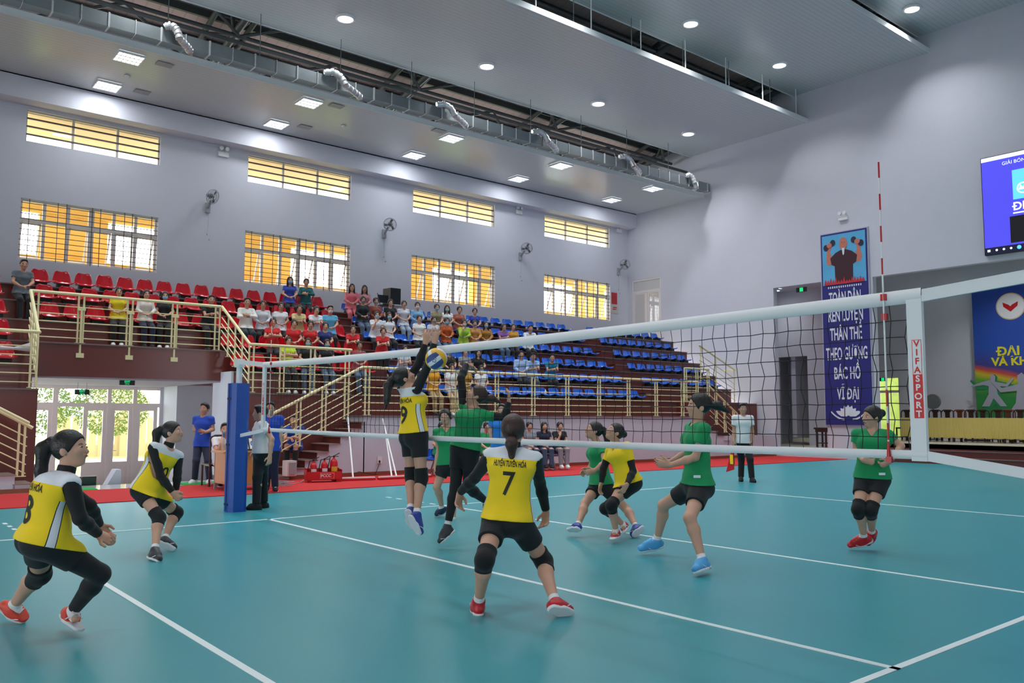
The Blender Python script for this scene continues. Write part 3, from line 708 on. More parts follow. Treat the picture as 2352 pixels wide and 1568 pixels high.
def netpost(y, lab, pad=True):
    t = empty('net_post', (0, y, 0), lab, 'net post', 'net posts')
    b = MB(); b.tube((0, y, 0), (0, y, 2.33), .045, 14); b.box(-.06, .06, y - .06, y + .06, 2.2, 2.33); b.build('pole', m_white, t)
    if pad:
        m_pad = mat('blue_pad_vinyl', srgb(22, 80, 172), .35, bump=.5, scale=9)
        b = MB(); w = .14; pts = [(-w, -w * .6), (-w * .6, -w), (w * .6, -w), (w, -w * .6), (w, w * .6), (w * .6, w), (-w * .6, w), (-w, w * .6)]
        b.prism(pts, lambda a, c, t_: (a, y + c, .0 + t_), 1.95); b.build('padding', m_pad, t)
        b = MB(); b.box(-.146, -.138, y + .0, y + .012, .02, 1.94)
        for z in (.1, 1.0, 1.7): b.box(-.15, -.138, y - .07, y + .07, z, z + .03)
        b.build('pad_seam', mat('dark_blue_seam', srgb(14, 36, 84), .6), t)
netpost(10.24, 'net post wrapped in tall blue padding at the far side line'); netpost(-1.3, 'net post at the near side of the court, out of view', False)
# ---------------------------------------------------------------- banner on the end wall (portrait printed above a slogan)
NR = (0, -1, 0); UP = (0, 0, 1)
def flat(parent, name, pts, mt, x, th=.004):      # flat printed shape facing the court; pts in (Y, Z)
    b = MB(); b.prism([(p[0], p[1]) for p in pts], lambda a, c, t: (x - t, a, c), th); return b.build(name, mt, parent)
def ell(cy, cz, ry, rz, n=24, a0=0, a1=6.2832): return [(cy + ry * math.cos(a0 + (a1 - a0) * k / n), cz + rz * math.sin(a0 + (a1 - a0) * k / n)) for k in range(n if a1 - a0 > 6.28 else n + 1)]
by0, by1, bz0, bz1 = 11.72, 13.43, 1.18, 7.94; cy = (by0 + by1) / 2; X = 22.42
t = empty('slogan_banner', (22.5, cy, bz0), 'tall navy banner with white slogan and a portrait of an old man lifting dumbbells', 'banner')
b = MB(); b.box(22.44, 22.5, by0 - .04, by1 + .04, bz0 - .04, bz1 + .04); b.build('frame', mat('banner_frame', srgb(190, 185, 200), .4, metal=.3), t)
b = MB(); b.box(X, 22.45, by0, by1, bz0, bz1); b.build('banner_sheet', mat('banner_navy', srgb(34, 34, 118), .6), t)
zb = 6.1
m_sky = mat('poster_sky', srgb(90, 175, 220), .6, noise=.25, scale=1.5)
flat(t, 'poster_sky', [(by0 + .05, zb), (by1 - .05, zb), (by1 - .05, bz1 - .06), (by0 + .05, bz1 - .06)], m_sky, X)
m_psk = mat('poster_skin', srgb(200, 120, 100), .6); m_psh = mat('poster_shirt', srgb(62, 22, 36), .6); m_pw = mat('poster_white', srgb(226, 226, 236), .6)
x2 = X - .005
def my(l): return [(cy + a, zb + c) for a, c in l]
flat(t, 'printed_arm', my([(.6, .72), (.5, .7), (.42, .72), (.4, .95), (.5, 1.15), (.42, 1.42), (.5, 1.48), (.62, 1.2), (.66, .85)]), m_psk, x2)
flat(t, 'printed_arm', my([(-.6, .72), (-.5, .7), (-.42, .72), (-.4, .95), (-.5, 1.15), (-.46, 1.42), (-.54, 1.48), (-.62, 1.2), (-.68, .85)]), m_psk, x2)
flat(t, 'printed_shirt', my([(-.33, 0), (.33, 0), (.34, .65), (.46, .72), (.5, .95), (.3, 1.12), (.1, 1.2), (-.1, 1.2), (-.3, 1.12), (-.5, .95), (-.46, .72), (-.34, .65)]), m_psh, x2 - .003)
flat(t, 'printed_face', ell(cy, zb + 1.42, .15, .22), m_psk, x2 - .006)
flat(t, 'printed_beard', my([(-.05, 1.26), (.05, 1.26), (.03, 1.05), (0, 1.0), (-.03, 1.05)]), m_pw, x2 - .01)
for s in (-1, 1):
    for e_, rr in ((-.13, .1), (.13, .1)):
        flat(t, 'printed_dumbbell', ell(cy + s * .52 + e_, zb + 1.42 - s * e_ * .55, rr, rr * 1.15, 12), mat('poster_dark', srgb(40, 40, 66), .6), x2 - .008)
    flat(t, 'printed_hand', ell(cy + s * .52, zb + 1.42, .1, .09, 12), m_psk, x2 - .012)
    flat(t, 'printed_eye', ell(cy + s * .05, zb + 1.46, .02, .008, 8), mat('poster_dark', srgb(40, 40, 66), .6), x2 - .011)
rn = random.Random(3); pts = [(cy - .75, zb)]
for k in range(31): pts.append((cy - .75 + 1.5 * k / 30, zb + (.12 + .16 * rn.random() if k % 2 else .05)))
pts.append((cy + .75, zb)); flat(t, 'printed_crowd', pts, mat('poster_red', srgb(200, 40, 50), .6), x2 - .012)
b = MB()
for k in range(16): b.box(x2 - .006, x2, cy - .62 + .08 * k, cy - .58 + .08 * k, zb - .13, zb - .06)
b.build('printed_caption', m_pw, t)
for s, z, sz in (('TOÀN DÂN', 5.6, .56), ('RÈN LUYỆN', 4.98, .6), ('THÂN THỂ', 4.32, .6), ('THEO GƯƠNG', 3.63, .6), ('BÁC HỒ', 2.95, .58), ('VĨ ĐẠI', 2.24, .56)):
    V, F = text_geo(s, sz, bold=.012); w = V[:, 0].max() - V[:, 0].min(); tw = {8: 1.18, 9: 1.28, 10: 1.52, 6: .96}[len(s)] if s != 'VĨ ĐẠI' else .8
    text(s, sz, m_pw, (x2 - .002, cy, z), NR, UP, t, xs=tw / w, bold=.012)
lz = 1.6
def petal(a, L, w): 
    c = (math.sin(a), math.cos(a)); n = (c[1], -c[0])
    return [(cy + 0 + c[0] * L * f + n[0] * w * g, lz - .15 + c[1] * L * f + n[1] * w * g) for f, g in ((0.1, 0), (.5, .5), (.8, .35), (1, 0), (.8, -.35), (.5, -.5))]
for i, a in enumerate((-1.15, 1.15, -.75, .75, -.35, .35, 0)): flat(t, 'printed_petal', petal(a, .42 if abs(a) < 1 else .5, .17), m_pw, x2 - .002 * i)
for s in (-1, 1):
    o_ = [(cy + s * (.15 + .5 * q), lz - .2 + .28 * q * q + .0) for q in np.linspace(0, 1, 9)]; i_ = [(cy + s * (.15 + .52 * q), lz - .24 + .3 * q * q - .02) for q in np.linspace(1, 0, 9)]
    flat(t, 'printed_leaf', o_ + i_, m_pw, x2)

# ---------------------------------------------------------------- screen
t = empty('led_screen', (22.5, 5.9, 6.42), 'large lit blue LED screen high on the end wall at the right edge', 'screen')
b = MB(); b.box(22.36, 22.5, 3.4, 7.95, 6.4, 9.44); b.build('cabinet', m_black, t)
def em(n, c, s): return mat(n, c, .6, emit=c, es=s)
flat(t, 'screen_background', [(3.42, 6.43), (7.93, 6.43), (7.93, 9.42), (3.42, 9.42)], em('screen_blue', srgb(74, 70, 212), .85), 22.36)
flat(t, 'window_bar', [(3.42, 9.3), (7.93, 9.3), (7.93, 9.42), (3.42, 9.42)], em('screen_white', srgb(225, 235, 250), 1.0), 22.354)
flat(t, 'task_bar', [(3.42, 6.43), (7.93, 6.43), (7.93, 6.62), (3.42, 6.62)], em('screen_dark', srgb(12, 14, 40), .8), 22.354)
flat(t, 'dark_picture', [(3.42, 6.68), (7.2, 6.68), (7.2, 7.48), (3.42, 7.48)], em('screen_black', srgb(10, 8, 16), .8), 22.354)
flat(t, 'emblem_square', [(5.9, 7.98), (7.08, 7.98), (7.08, 8.88), (5.9, 8.88)], em('screen_cyan', srgb(95, 195, 240), 1.0), 22.354)
sw = em('screen_white', srgb(225, 235, 250), 1.0)
for k in range(6):
    r0 = .5 - .07 * k; o_ = ell(6.2, 8.35, r0, r0, 16, 1.2, 3.2); i_ = ell(6.2, 8.35, r0 - .03, r0 - .03, 16, 1.2, 3.2)[::-1]; flat(t, 'emblem_arc', [(12.95 - a, c) for a, c in o_ + i_] if False else o_ + i_, sw, 22.349)
flat(t, 'emblem_ring', ell(6.8, 8.3, .17, .17) , sw, 22.349); flat(t, 'emblem_ring', ell(6.8, 8.3, .13, .13), em('screen_cyan', srgb(95, 195, 240), 1.0), 22.344)
flat(t, 'emblem_book', [(6.68, 8.25), (6.92, 8.25), (6.86, 8.4), (6.8, 8.32), (6.74, 8.4)], sw, 22.341)
text('GIẢI BÓNG CHUYỀN CÚP', .15, sw, (22.35, 7.35, 9.14), NR, UP, t, align='LEFT')
text('ĐH QUẢNG', .34, sw, (22.35, 7.1, 7.76), NR, UP, t, align='LEFT', bold=.008)
flat(t, 'underline', [(5, 7.55), (7.1, 7.55), (7.1, 7.59), (5, 7.59)], sw, 22.35)
for k, y in enumerate((7.82, 7.6, 7.4, 7.2)): flat(t, 'task_icon', ell(y, 6.525, .035, .035, 10) if k != 0 else [(y - .04, 6.49), (y + .04, 6.49), (y + .04, 6.56), (y - .04, 6.56)], sw, 22.35)
flat(t, 'task_icon', ell(6.98, 6.525, .06, .06, 14), em('screen_cyan', srgb(95, 195, 240), 1.0), 22.35)

# ---------------------------------------------------------------- stage furniture
XB = 28.6
t = empty('stage_backdrop', (XB, 6, 1.7), 'blue printed stage backdrop with yellow lettering and a round white emblem', 'backdrop')
def dropmat():
    m = mat('backdrop_print', srgb(30, 70, 160), .7); nt = m.node_tree; bs = nt.nodes['Principled BSDF']; tc = nt.nodes.new('ShaderNodeTexCoord'); sp = nt.nodes.new('ShaderNodeSeparateXYZ')
    nt.links.new(tc.outputs['Object'], sp.inputs[0]); ns = nt.nodes.new('ShaderNodeTexNoise'); ns.inputs['Scale'].default_value = .5; nt.links.new(tc.outputs['Object'], ns.inputs['Vector'])
    a = nt.nodes.new('ShaderNodeMath'); a.operation = 'MULTIPLY_ADD'; a.inputs[1].default_value = 1.2; nt.links.new(ns.outputs['Fac'], a.inputs[0]); 
    c = nt.nodes.new('ShaderNodeMath'); c.operation = 'MULTIPLY_ADD'; c.inputs[1].default_value = .22; c.inputs[2].default_value = -.04; nt.links.new(sp.outputs[2], c.inputs[0])
    d = nt.nodes.new('ShaderNodeMath'); d.operation = 'MULTIPLY_ADD'; d.inputs[1].default_value = -.03; nt.links.new(sp.outputs[1], d.inputs[0]); nt.links.new(c.outputs[0], d.inputs[2])
    e = nt.nodes.new('ShaderNodeMath'); e.operation = 'MULTIPLY_ADD'; e.inputs[1].default_value = .12; nt.links.new(ns.outputs['Fac'], e.inputs[0]); nt.links.new(d.outputs[0], e.inputs[2])
    r = nt.nodes.new('ShaderNodeValToRGB'); els = r.color_ramp.elements
    els[0].position = 0; els[0].color = srgb(40, 130, 60); els[1].position = 1; els[1].color = srgb(28, 62, 150)
    for p_, c_ in ((.12, (90, 160, 50)), (.17, (200, 180, 40)), (.21, (200, 70, 50)), (.25, (60, 60, 130)), (.4, (30, 74, 168))):
        q = els.new(p_); q.color = srgb(*c_)
    nt.links.new(e.outputs[0], r.inputs[0]); nt.links.new(r.outputs[0], bs.inputs['Base Color']); return m
y_ = lambda u, v=800: float(at(u, v, 'x', XB)[1]); z_ = lambda u, v: float(at(u, v, 'x', XB)[2])
b = MB(); b.box(XB, XB + .05, 2.0, y_(2237), 1.45, 6.45); b.build('backdrop_sheet', dropmat(), t)
lc = at(2321, 703, 'x', XB); m_em = mat('emblem_white', srgb(225, 222, 225), .6)
flat(t, 'emblem', ell(lc[1], lc[2], .5, .5, 32), mat('emblem_gold', srgb(206, 180, 140), .6), XB - .002); flat(t, 'emblem', ell(lc[1], lc[2], .46, .46, 32), m_em, XB - .008)
for s in (-1, 1): flat(t, 'emblem_book', [(lc[1], lc[2] - .2), (lc[1] + s * .24, lc[2]), (lc[1] + s * .26, lc[2] + .16), (lc[1] + s * .06, lc[2] + .06), (lc[1], lc[2])], m_red, XB - .014)
m_yt = mat('yellow_print', srgb(226, 214, 40), .6)
p = at(2290, 808, 'x', XB); text('ĐẠI HỘI', .46, m_yt, (XB - .01, p[1], p[2]), NR, UP, t, align='LEFT', bold=.015)
p = at(2278, 832, 'x', XB); text('VÀ KHAI MẠC', .42, m_yt, (XB - .01, p[1], p[2]), NR, UP, t, align='LEFT', bold=.015)
def dancer(u, v, s, mt, sg, dx=.01):
    c = at(u, v, 'x', XB - .01); l = [(-.12, .9), (.02, 1.0), (.12, .88), (.1, .72), (.5, .62), (1.0, .45), (1.02, .38), (.45, .46), (.2, .4), (.22, 0), (.55, -.6), (.2, -.6), (0, -.2), (-.3, -.6), (-.6, -.6), (-.2, 0), (-.15, .4), (-.65, .36), (-.96, .74), (-.9, .8), (-.6, .5), (-.1, .62)]
    flat(t, 'printed_dancer', [(c[1] - a * s * sg, c[2] + q * s) for a, q in l], mt, XB - dx)
dancer(2286, 915, .9, mat('print_green', srgb(34, 128, 80), .7), 1); dancer(2282, 905, .75, mat('print_grey', srgb(160, 160, 175), .7), -1, .02); dancer(2349, 925, 1.1, mat('print_grey', srgb(160, 160, 175), .7), 1, .03)
XT = 24.75; m_cloth = mat('yellow_cloth', srgb(216, 196, 112), .8); m_wood = mat('dark_chair_wood', srgb(58, 28, 22), .35, noise=.2, scale=14); m_wood2 = mat('brown_chair_wood', srgb(110, 54, 30), .4, noise=.2, scale=14)
t = empty('stage_table', (XT + .4, 6.5, .62), 'row of stage tables skirted in pleated pale yellow cloth', 'table')
b = MB(); yy1, yy0 = 11.9, 2.0
b.box(XT, XT + .8, yy0, yy1, 1.4, 1.44)
b.build('table_top', m_cloth, t)
b = MB(); n = 150; V = []; F = []
for k in range(n * 4 + 1):
    y = yy1 - (yy1 - yy0) * k / (n * 4); dx = (.0, .022, .03, .01)[k % 4] * (1 if (k // 60) % 2 else .8)
    V += [(XT - .005 - dx * .3, y, 1.42), (XT - .02 - dx, y, .76 + .01 * math.sin(k * .31))]
for k in range(n * 4): F.append((2 * k, 2 * k + 1, 2 * k + 3, 2 * k + 2))
b.add(V, F); b.add([(a + .02, c, d_) for a, c, d_ in V], [f[::-1] for f in F]); b.build('pleated_skirt', m_cloth, t)
for k in range(7):
    for dx in (.08, .7):
        b = MB(); y = yy1 - .15 - 1.6 * k; b.box(XT + dx, XT + dx + .05, y - .03, y + .03, .62, 1.4); b.build('leg', m_wood, t)
for k in range(5):
    b = MB(); y = yy1 - 2.4 - 1.7 * k; b.box(XT + .3, XT + .34, y - .4, y + .4, .66, .72)
    b.build('foot_bar', m_wood, t)
def stage_chair(i, y, mt, lab):
    x = XT + 1.25; t = empty('wooden_chair', (x, y, .62), lab, 'chair', 'dark wooden chairs behind the stage tables')
    b = MB(); b.box(x - .24, x + .2, y - .22, y + .22, 1.03, 1.08); b.build('seat', mt, t)
    for dx in (-.22, .18):
        for dy in (-.2, .2): b = MB(); b.box(x + dx, x + dx + .04, y + dy - .02, y + dy + .02, .62, 1.03); b.build('leg', mt, t)
    b = MB(); pts = [(x + .2, y - .21, 1.05), (x + .22, y - .215, 1.6), (x + .23, y - .19, 1.68), (x + .23, y - .13, 1.71), (x + .23, y + .13, 1.71), (x + .23, y + .19, 1.68), (x + .22, y + .215, 1.6), (x + .2, y + .21, 1.05)]
    b.path(pts, .022, 8); b.box(x + .22, x + .24, y - .12, y + .12, 1.64, 1.72); b.build('back_frame', mt, t)
    b = MB(); b.prism([(-.07, 1.06), (.07, 1.06), (.085, 1.66), (-.085, 1.66)], lambda a, c, q: (x + .22 + q, y + a, c), .015); b.build('splat', mt, t)
us = [2082, 2113, 2147, 2175, 2203, 2229, 2256, 2291, 2315, 2342]
for i, u in enumerate(us):
    y = float(at(u, 940, 'x', XT + 1.45)[1]); stage_chair(i, y, m_wood2 if i in (4, 8) else m_wood, '%s wooden chair behind the yellow stage tables, %s' % ('reddish brown' if i in (4, 8) else 'dark', ['leftmost', 'second from the left', 'third from the left', 'fourth from the left', 'fifth from the left', 'sixth from the left', 'seventh from the left', 'third from the right edge', 'second from the right edge', 'at the right edge'][i]))
p = at(2143, 922, 'x', 27.2); t = empty('pedestal_fan', (27.2, p[1], .62), 'round grey pedestal fan at the back of the stage', 'fan')
b = MB(); b.tube((27.2, p[1], .62), (27.2, p[1], p[2]), .02); b.lathe((27.2, p[1], .62), [(0, .04), (.2, .03), (.22, 0)]); b.build('stand', m_black, t)
b = MB(); b.tube((27.14, p[1], p[2]), (27.24, p[1], p[2]), .28, 24); b.build('fan_head', mat('fan_grey', srgb(110, 114, 112), .6), t)

def stool(u, v, lab):
    c = at(u, v, 'z', .35) if False else None
# small wooden side table in the recess
p = at(1888, 1024, 'x', 23.4); z0 = .35; y = float(at(1888, 1000, 'x', 23.4)[1]); t = empty('side_table', (23.5, y, z0), 'small dark brown wooden table in the wall recess beside the banner', 'table')
b = MB(); b.box(23.3, 23.8, y - .27, y + .27, 1.0, 1.06); b.box(23.32, 23.78, y - .22, y + .22, .9, 1.0); b.build('table_top', m_wood, t)
for dx in (23.34, 23.72):
    for dy in (-.2, .16): b = MB(); b.box(dx, dx + .05, y + dy, y + dy + .05, .35, .9); b.build('leg', m_wood, t)
b = MB(); b.box(23.36, 23.74, y - .18, y + .18, .48, .51); b.build('stretcher', m_wood, t)

# upper balcony door in the end wall
b = MB(); ya, yb, za, zb2 = 20.95, 22.6, 4.55, 7.42
casement(b, ya, yb, za, zb2, 22.52, .08, .07, 'x'); b.box(22.515, 22.605, ya + .02, yb - .02, 6.82, 6.92); b.box(22.51, 22.61, 21.72, 21.82, za + .02, 6.9)
for a, c in ((ya + .07, 21.72), (21.82, yb - .07)): casement(b, a, c, za + .05, 6.84, 22.53, .05, .08, 'x')
b.box(22.54, 22.57, ya + .03, yb - .03, za + .03, 5.3)
d2 = struct(b, 'door_2', m_upvc); b = MB(); b.box(22.55, 22.56, ya, yb, 5.3, 7.36); b.build('door_glass', mat('obscure_glass', srgb(205, 202, 200), .06, spec=1.0), d2)
b = MB(); b.box(22.6, 22.7, ya - .1, yb + .1, za - .1, zb2 + .1); struct(b, 'wall_behind_door', m_wallw)

# ---------------------------------------------------------------- wall fittings
for i, (u, v, yawd) in enumerate(((485, 466, 30), (890, 526, -35), (1203, 578, -50), (1428, 613, -60))):
    p = at(u - 8, v + 8, 'y', YW - .02); hd = np.array([p[0], YW - .42, p[2] + .22]); t = empty('wall_fan', p, 'grey wall fan on the window wall, ' + ['left one beside the second upper window', 'second from the left', 'third from the left', 'rightmost beside the corner'][i], 'fan', 'wall fans')
    b = MB(); b.box(p[0] - .07, p[0] + .07, YW - .07, YW, p[2] - .2, p[2] + .1); b.build('bracket', m_grey, t)
    b = MB(); b.tube((p[0], YW - .05, p[2] - .05), tuple(hd + (0, .12, -.08)), .035); a = math.radians(yawd); n = np.array([math.sin(a) * .9, -math.cos(a) * .9, -.35]); n /= np.linalg.norm(n)
    b.tube(hd - n * .05, hd - n * .22, .075, 12, r2=.05); b.build('motor', m_grey, t)
    s1 = np.cross(n, [0, 0, 1]); s1 /= np.linalg.norm(s1); s2 = np.cross(n, s1); b = MB(); R_ = .23
    for dz, rr in ((0, R_), (.05, R_ * .9), (-.05, R_ * .9), (.08, .08), (-.08, .08)):
        q = [hd + n * dz + (s1 * math.cos(k * .2618) + s2 * math.sin(k * .2618)) * rr for k in range(25)]; b.path(q, .006, 5)
    for k in range(24):
        w = s1 * math.cos(k * .2618) + s2 * math.sin(k * .2618); b.path([hd + n * .08 + w * .05, hd + n * .06 + w * .18, hd + w * R_, hd - n * .06 + w * .18, hd - n * .08 + w * .05], .0025, 4)
    b.build('cage', m_grey, t)
    b = MB()
    for k in range(3):
        w = s1 * math.cos(k * 2.094) + s2 * math.sin(k * 2.094); x_ = np.cross(n, w); b.add([hd + w * .03, hd + w * .1 + x_ * .06 + n * .01, hd + w * .2 + x_ * .06, hd + w * .2 - x_ * .03 - n * .01], [(0, 1, 2, 3)]); 
    b.tube(hd - n * .03, hd + n * .04, .035, 10); b.build('blades', mat('fan_blade', srgb(90, 92, 96), .4), t)
    b = MB(); b.path([p + (0.02, -.01, -.2), p + (.03, -.02, -.5), p + (.0, -.02, -.85)], .004, 4); b.ball(p + (0, -.02, -.87), .02); b.ball(p + (.07, -.02, -1.02), .02); b.build('pull_cord', m_grey, t)
for i, (u, v, ax, val) in enumerate(((512, 352, 'y', YW), (1190, 485, 'y', YW), (1420, 528, 'y', YW), (1938, 498, 'x', XW))):
    p = at(u, v, ax, val); t = empty('emergency_light', p, 'small twin headed emergency light ' + ['between the first two upper windows', 'between the last two upper windows', 'at the right of the last upper window', 'on the end wall above the banner'][i], 'emergency light', 'twin headed emergency lights')
    d_ = np.array((0, -1, 0)) if ax == 'y' else np.array((-1, 0, 0)); s_ = np.array((1, 0, 0)) if ax == 'y' else np.array((0, -1, 0))
    b = MB(); b.obox(p + d_ * .04 - (0, 0, .05), s_ * .16, d_ * .04, (0, 0, .07)); b.build('battery_box', m_white, t)
    for s in (-1, 1): b = MB(); c = p + s_ * .09 * s + (0, 0, .12) + d_ * .05; b.tube(c, c + d_ * .09, .05, 12, r2=.065); b.tube(c - (0, 0, .1), c, .012); b.build('lamp_head', m_white, t)
m_exit = mat('exit_green', srgb(20, 200, 120), .5, emit=srgb(30, 230, 130), es=.8)
def exitsign(c, s_, d_, w, h, lab, man=False, rod=.06):
    c = np.array(c, float); s_ = np.array(s_, float); d_ = np.array(d_, float); t = empty('exit_sign', c, lab, 'exit sign', 'green exit signs')
    b = MB(); b.obox(c, s_ * w / 2, d_ * .015, (0, 0, h / 2)); b.build('sign_box', mat('exit_dark', srgb(14, 36, 30), .4), t)
    b = MB(); 
    for s in (-.3, .3): b.tube(c + s_ * w * s + (0, 0, h / 2), c + s_ * w * s + (0, 0, h / 2 + rod), .006, 6)
    b.build('hanger', m_galv, t)
    if man: b = MB(); b.obox(c + d_ * .017, s_ * h * .42, d_ * .002, (0, 0, h * .42)); b.build('lit_panel', m_exit, t)
    else:
        text('EXIT', h * .52, m_exit, c + d_ * .018 + np.array((0, 0, h * .17)), s_, (0, 0, 1), t, bold=.002); text('LỐI RA', h * .27, m_exit, c + d_ * .018 - np.array((0, 0, h * .27)), s_, (0, 0, 1), t, bold=.001)
c = at(292, 878.5, 'y', 18.05); exitsign(c, (1, 0, 0), (0, -1, 0), .33, .115, 'green lit EXIT sign hanging under the gallery edge, the higher one')
c = at(188.5, 900, 'y', 20.3); exitsign(c, (1, 0, 0), (0, -1, 0), .33, .125, 'green lit EXIT sign in front of the door transom, the lower one', rod=.22)
c = at(1841, 665, 'x', 22.9); exitsign(c, (0, -1, 0), (-1, 0, 0), .42, .17, 'green exit sign hanging in the tall wall recess left of the banner', True, rod=.25)
c = at(2028, 871, 'x', 28.6); exitsign(c, (0, -1, 0), (-1, 0, 0), .34, .15, 'green exit sign above the narrow bright door behind the stage', True, rod=.05)
p = at(1411, 685, 'y', YW - .01); b = MB(); b.box(p[0] - .17, p[0] + .17, YW - .02, YW, p[2] - .25, p[2] + .25); tag(b.build('notice_board', mat('notice_red', srgb(190, 50, 56), .6)), 'small red notice on the window wall near the corner', 'notice')
b = MB(); b.box(p[0] - .22, p[0] + .22, YW - .02, YW, p[2] - .66, p[2] - .27, 0); b.box(p[0] - .12, p[0] + .1, YW - .025, YW - .02, p[2] - .5, p[2] - .46, 1); b.box(p[0] - .1, p[0] + .14, YW - .025, YW - .02, p[2] - .42, p[2] - .38, 1); tag(b.build('notice_board', [mat('notice_cream', srgb(205, 196, 190), .6), m_red]), 'pale notice under the red notice near the corner', 'notice')
p = at(872, 1056, 'y', 15.5); b = MB(); b.box(p[0] - .06, p[0] + .06, 15.49, 15.51, p[2] - .08, p[2] + .08, 0); b.box(p[0] - .03, p[0] + .0, 15.46, 15.49, p[2] - .06, p[2] - .01, 1)
b.path([(p[0], 15.47, p[2] - .05), (p[0] - .15, 15.45, p[2] - .35), (p[0] - .6, 15.44, .12), (p[0] - .8, 15.42, .03)], .007, 5, 1)
tag(b.build('power_socket', [m_white, m_black]), 'white wall socket with a black plug and trailing cable', 'socket')
# speaker and little table on the top row
p = at(908, 730, 'y', 20.9); sx = p[0]; t = empty('loudspeaker', (sx, 21.1, 4.5), 'black loudspeaker standing on a white table on the top row', 'speaker')
zs = float(at(908, 703, 'y', 21.1)[2]); ze = float(at(908, 664, 'y', 21.1)[2]); w = .24
b = MB(); b.prism([(-w, .2), (-w * .8, -.2), (w * .8, -.2), (w, .2)], lambda a, c, q: (sx + a, 21.1 + c, zs + q), ze - zs); b.build('cabinet', m_black, t)
b = MB(); b.box(sx - w * .74, sx + w * .74, 20.885, 20.9, zs + .03, ze - .03); b.build('grille', mat('speaker_grille', srgb(38, 38, 42), .8), t)
t = empty('plastic_table', (sx, 21.1, 4.5), 'round white plastic table under the black loudspeaker', 'table')
b = MB(); b.lathe((sx, 21.1, zs), [(0, -.001), (.38, -.001), (.4, -.02), (.38, -.04), (0, -.04)], 24); b.build('table_top', m_white, t)
for a in range(4): b = MB(); b.tube((sx + .3 * math.cos(a * 1.57 + .8), 21.1 + .3 * math.sin(a * 1.57 + .8), 4.5), (sx + .22 * math.cos(a * 1.57 + .8), 21.1 + .22 * math.sin(a * 1.57 + .8), zs - .03), .02); b.build('leg', m_white, t)
p = at(886, 720, 'y', 20.6); t = empty('folding_chair', (p[0], 20.6, 4.5), 'black folding chair left of the loudspeaker table', 'chair')
b = MB(); b.box(p[0] - .19, p[0] + .19, 20.78, 20.8, 5.05, 5.3); b.build('backrest', m_black, t); b = MB(); b.box(p[0] - .2, p[0] + .2, 20.4, 20.78, 4.93, 4.96); b.build('seat', m_black, t)
for s in (-.19, .19): b = MB(); b.tube((p[0] + s, 20.42, 4.5), (p[0] + s, 20.82, 5.35), .012); b.tube((p[0] + s, 20.85, 4.5), (p[0] + s, 20.45, 4.95), .012); b.build('leg', m_black, t)

# ---------------------------------------------------------------- officials' desk, score board, chair
m_desk = mat('desk_laminate', srgb(206, 142, 78), .4, noise=.06, scale=8); m_dgrey = mat('desk_grey', srgb(150, 150, 152), .45)
A = at(494.7, 1125.7, 'z', 0); Bq = at(516, 1129.5, 'z', 0); Cq = at(634, 1123, 'z', 0)
ex = (Cq - Bq) / np.linalg.norm(Cq - Bq); Lx = float(np.linalg.norm(Cq - Bq)); ey = np.cross([0, 0, 1], ex); Dy = .6; O = Bq.copy(); O[2] = 0
t = empty('officials_desk', O, 'light wood desk with grey legs beside the blue padded post', 'desk')
def db(x0, x1, y0, y1, z0, z1, b): 
    c = O + ex * (x0 + x1) / 2 + ey * (y0 + y1) / 2 + np.array((0, 0, (z0 + z1) / 2)); b.obox(c, ex * (x1 - x0) / 2, ey * (y1 - y0) / 2, (0, 0, (z1 - z0) / 2))
b = MB(); db(-.06, Lx + .1, -.05, Dy + .05, .73, .76, b); b.build('desk_top', m_desk, t)
b = MB(); db(.03, Lx - .03, .0, .02, .14, .72, b); db(0.0, .02, .03, Dy, .14, .72, b); db(Lx - .02, Lx, .03, Dy, .14, .72, b); b.build('panel', m_desk, t)
for x in (0, Lx - .04):
    for y in (-.01, Dy - .04): b = MB(); db(x, x + .04, y, y + .04, 0, .73, b); b.build('leg', m_dgrey, t)
b = MB(); db(0, Lx, 0, .03, .1, .14, b); db(0, Lx, 0, .03, .7, .73, b); b.build('rail', m_dgrey, t)
P0 = O + ex * .2 + ey * .25 + np.array((0, 0, .76)); t = empty('score_board', P0, 'small flip score board showing 1 and 0 on the desk', 'score board')
b = MB(); nn = -ey; b.prism([(-.12, 0), (.12, 0), (0, .26)], lambda a, c, q: tuple(P0 + nn * a + ex * (q - .02) + np.array((0, 0, c))), .46); b.build('stand', m_black, t)
tl = np.array((0, 0, .26)) - nn * .12; tl /= np.linalg.norm(tl); nm_ = np.cross(ex, tl)
for x, s, c_ in ((.1, '1', srgb(30, 90, 190)), (.25, '0', srgb(50, 50, 60)), (.38, '0', srgb(30, 90, 190))):
    c = P0 + nn * .12 + ex * (x - .0) + tl * .15; b = MB(); b.obox(c + nm_ * .006, ex * (.075 if s == '1' else .05), tl * .11, nm_ * .003); b.build('flip_card', m_white, t)
    text(s, .2 if s == '1' else .13, mat('digit_%s_%d' % (s, int(x * 100)), c_, .6), c + nm_ * .011, ex, tl, t, bold=.004)
P0 = O + ex * .05 + ey * .3 + np.array((0, 0, .76)); b = MB(); b.lathe(P0, [(0, 0), (.035, 0), (.035, .17), (.03, .2), (.014, .23), (.014, .25), (0, .25)], 14); tag(b.build('water_bottle', mat('bottle_clear', srgb(215, 200, 190), .1, alpha=.55)), 'clear plastic water bottle beside the score board', 'bottle')
p = at(480, 1119, 'z', 0); t = empty('wooden_armchair', p, 'dark wooden chair seen from behind at the left end of the desk', 'chair')
q = lambda a, c, z: np.array((p[0] + a, p[1] + c, z)); 
for a, c, z in ((0, 0, 1.0), (.45, .1, 1.0), (0, .42, .44), (.45, .5, .44)): b = MB(); b.tube(q(a, c, 0), q(a, c, z), .02); b.build('leg', m_wood, t)
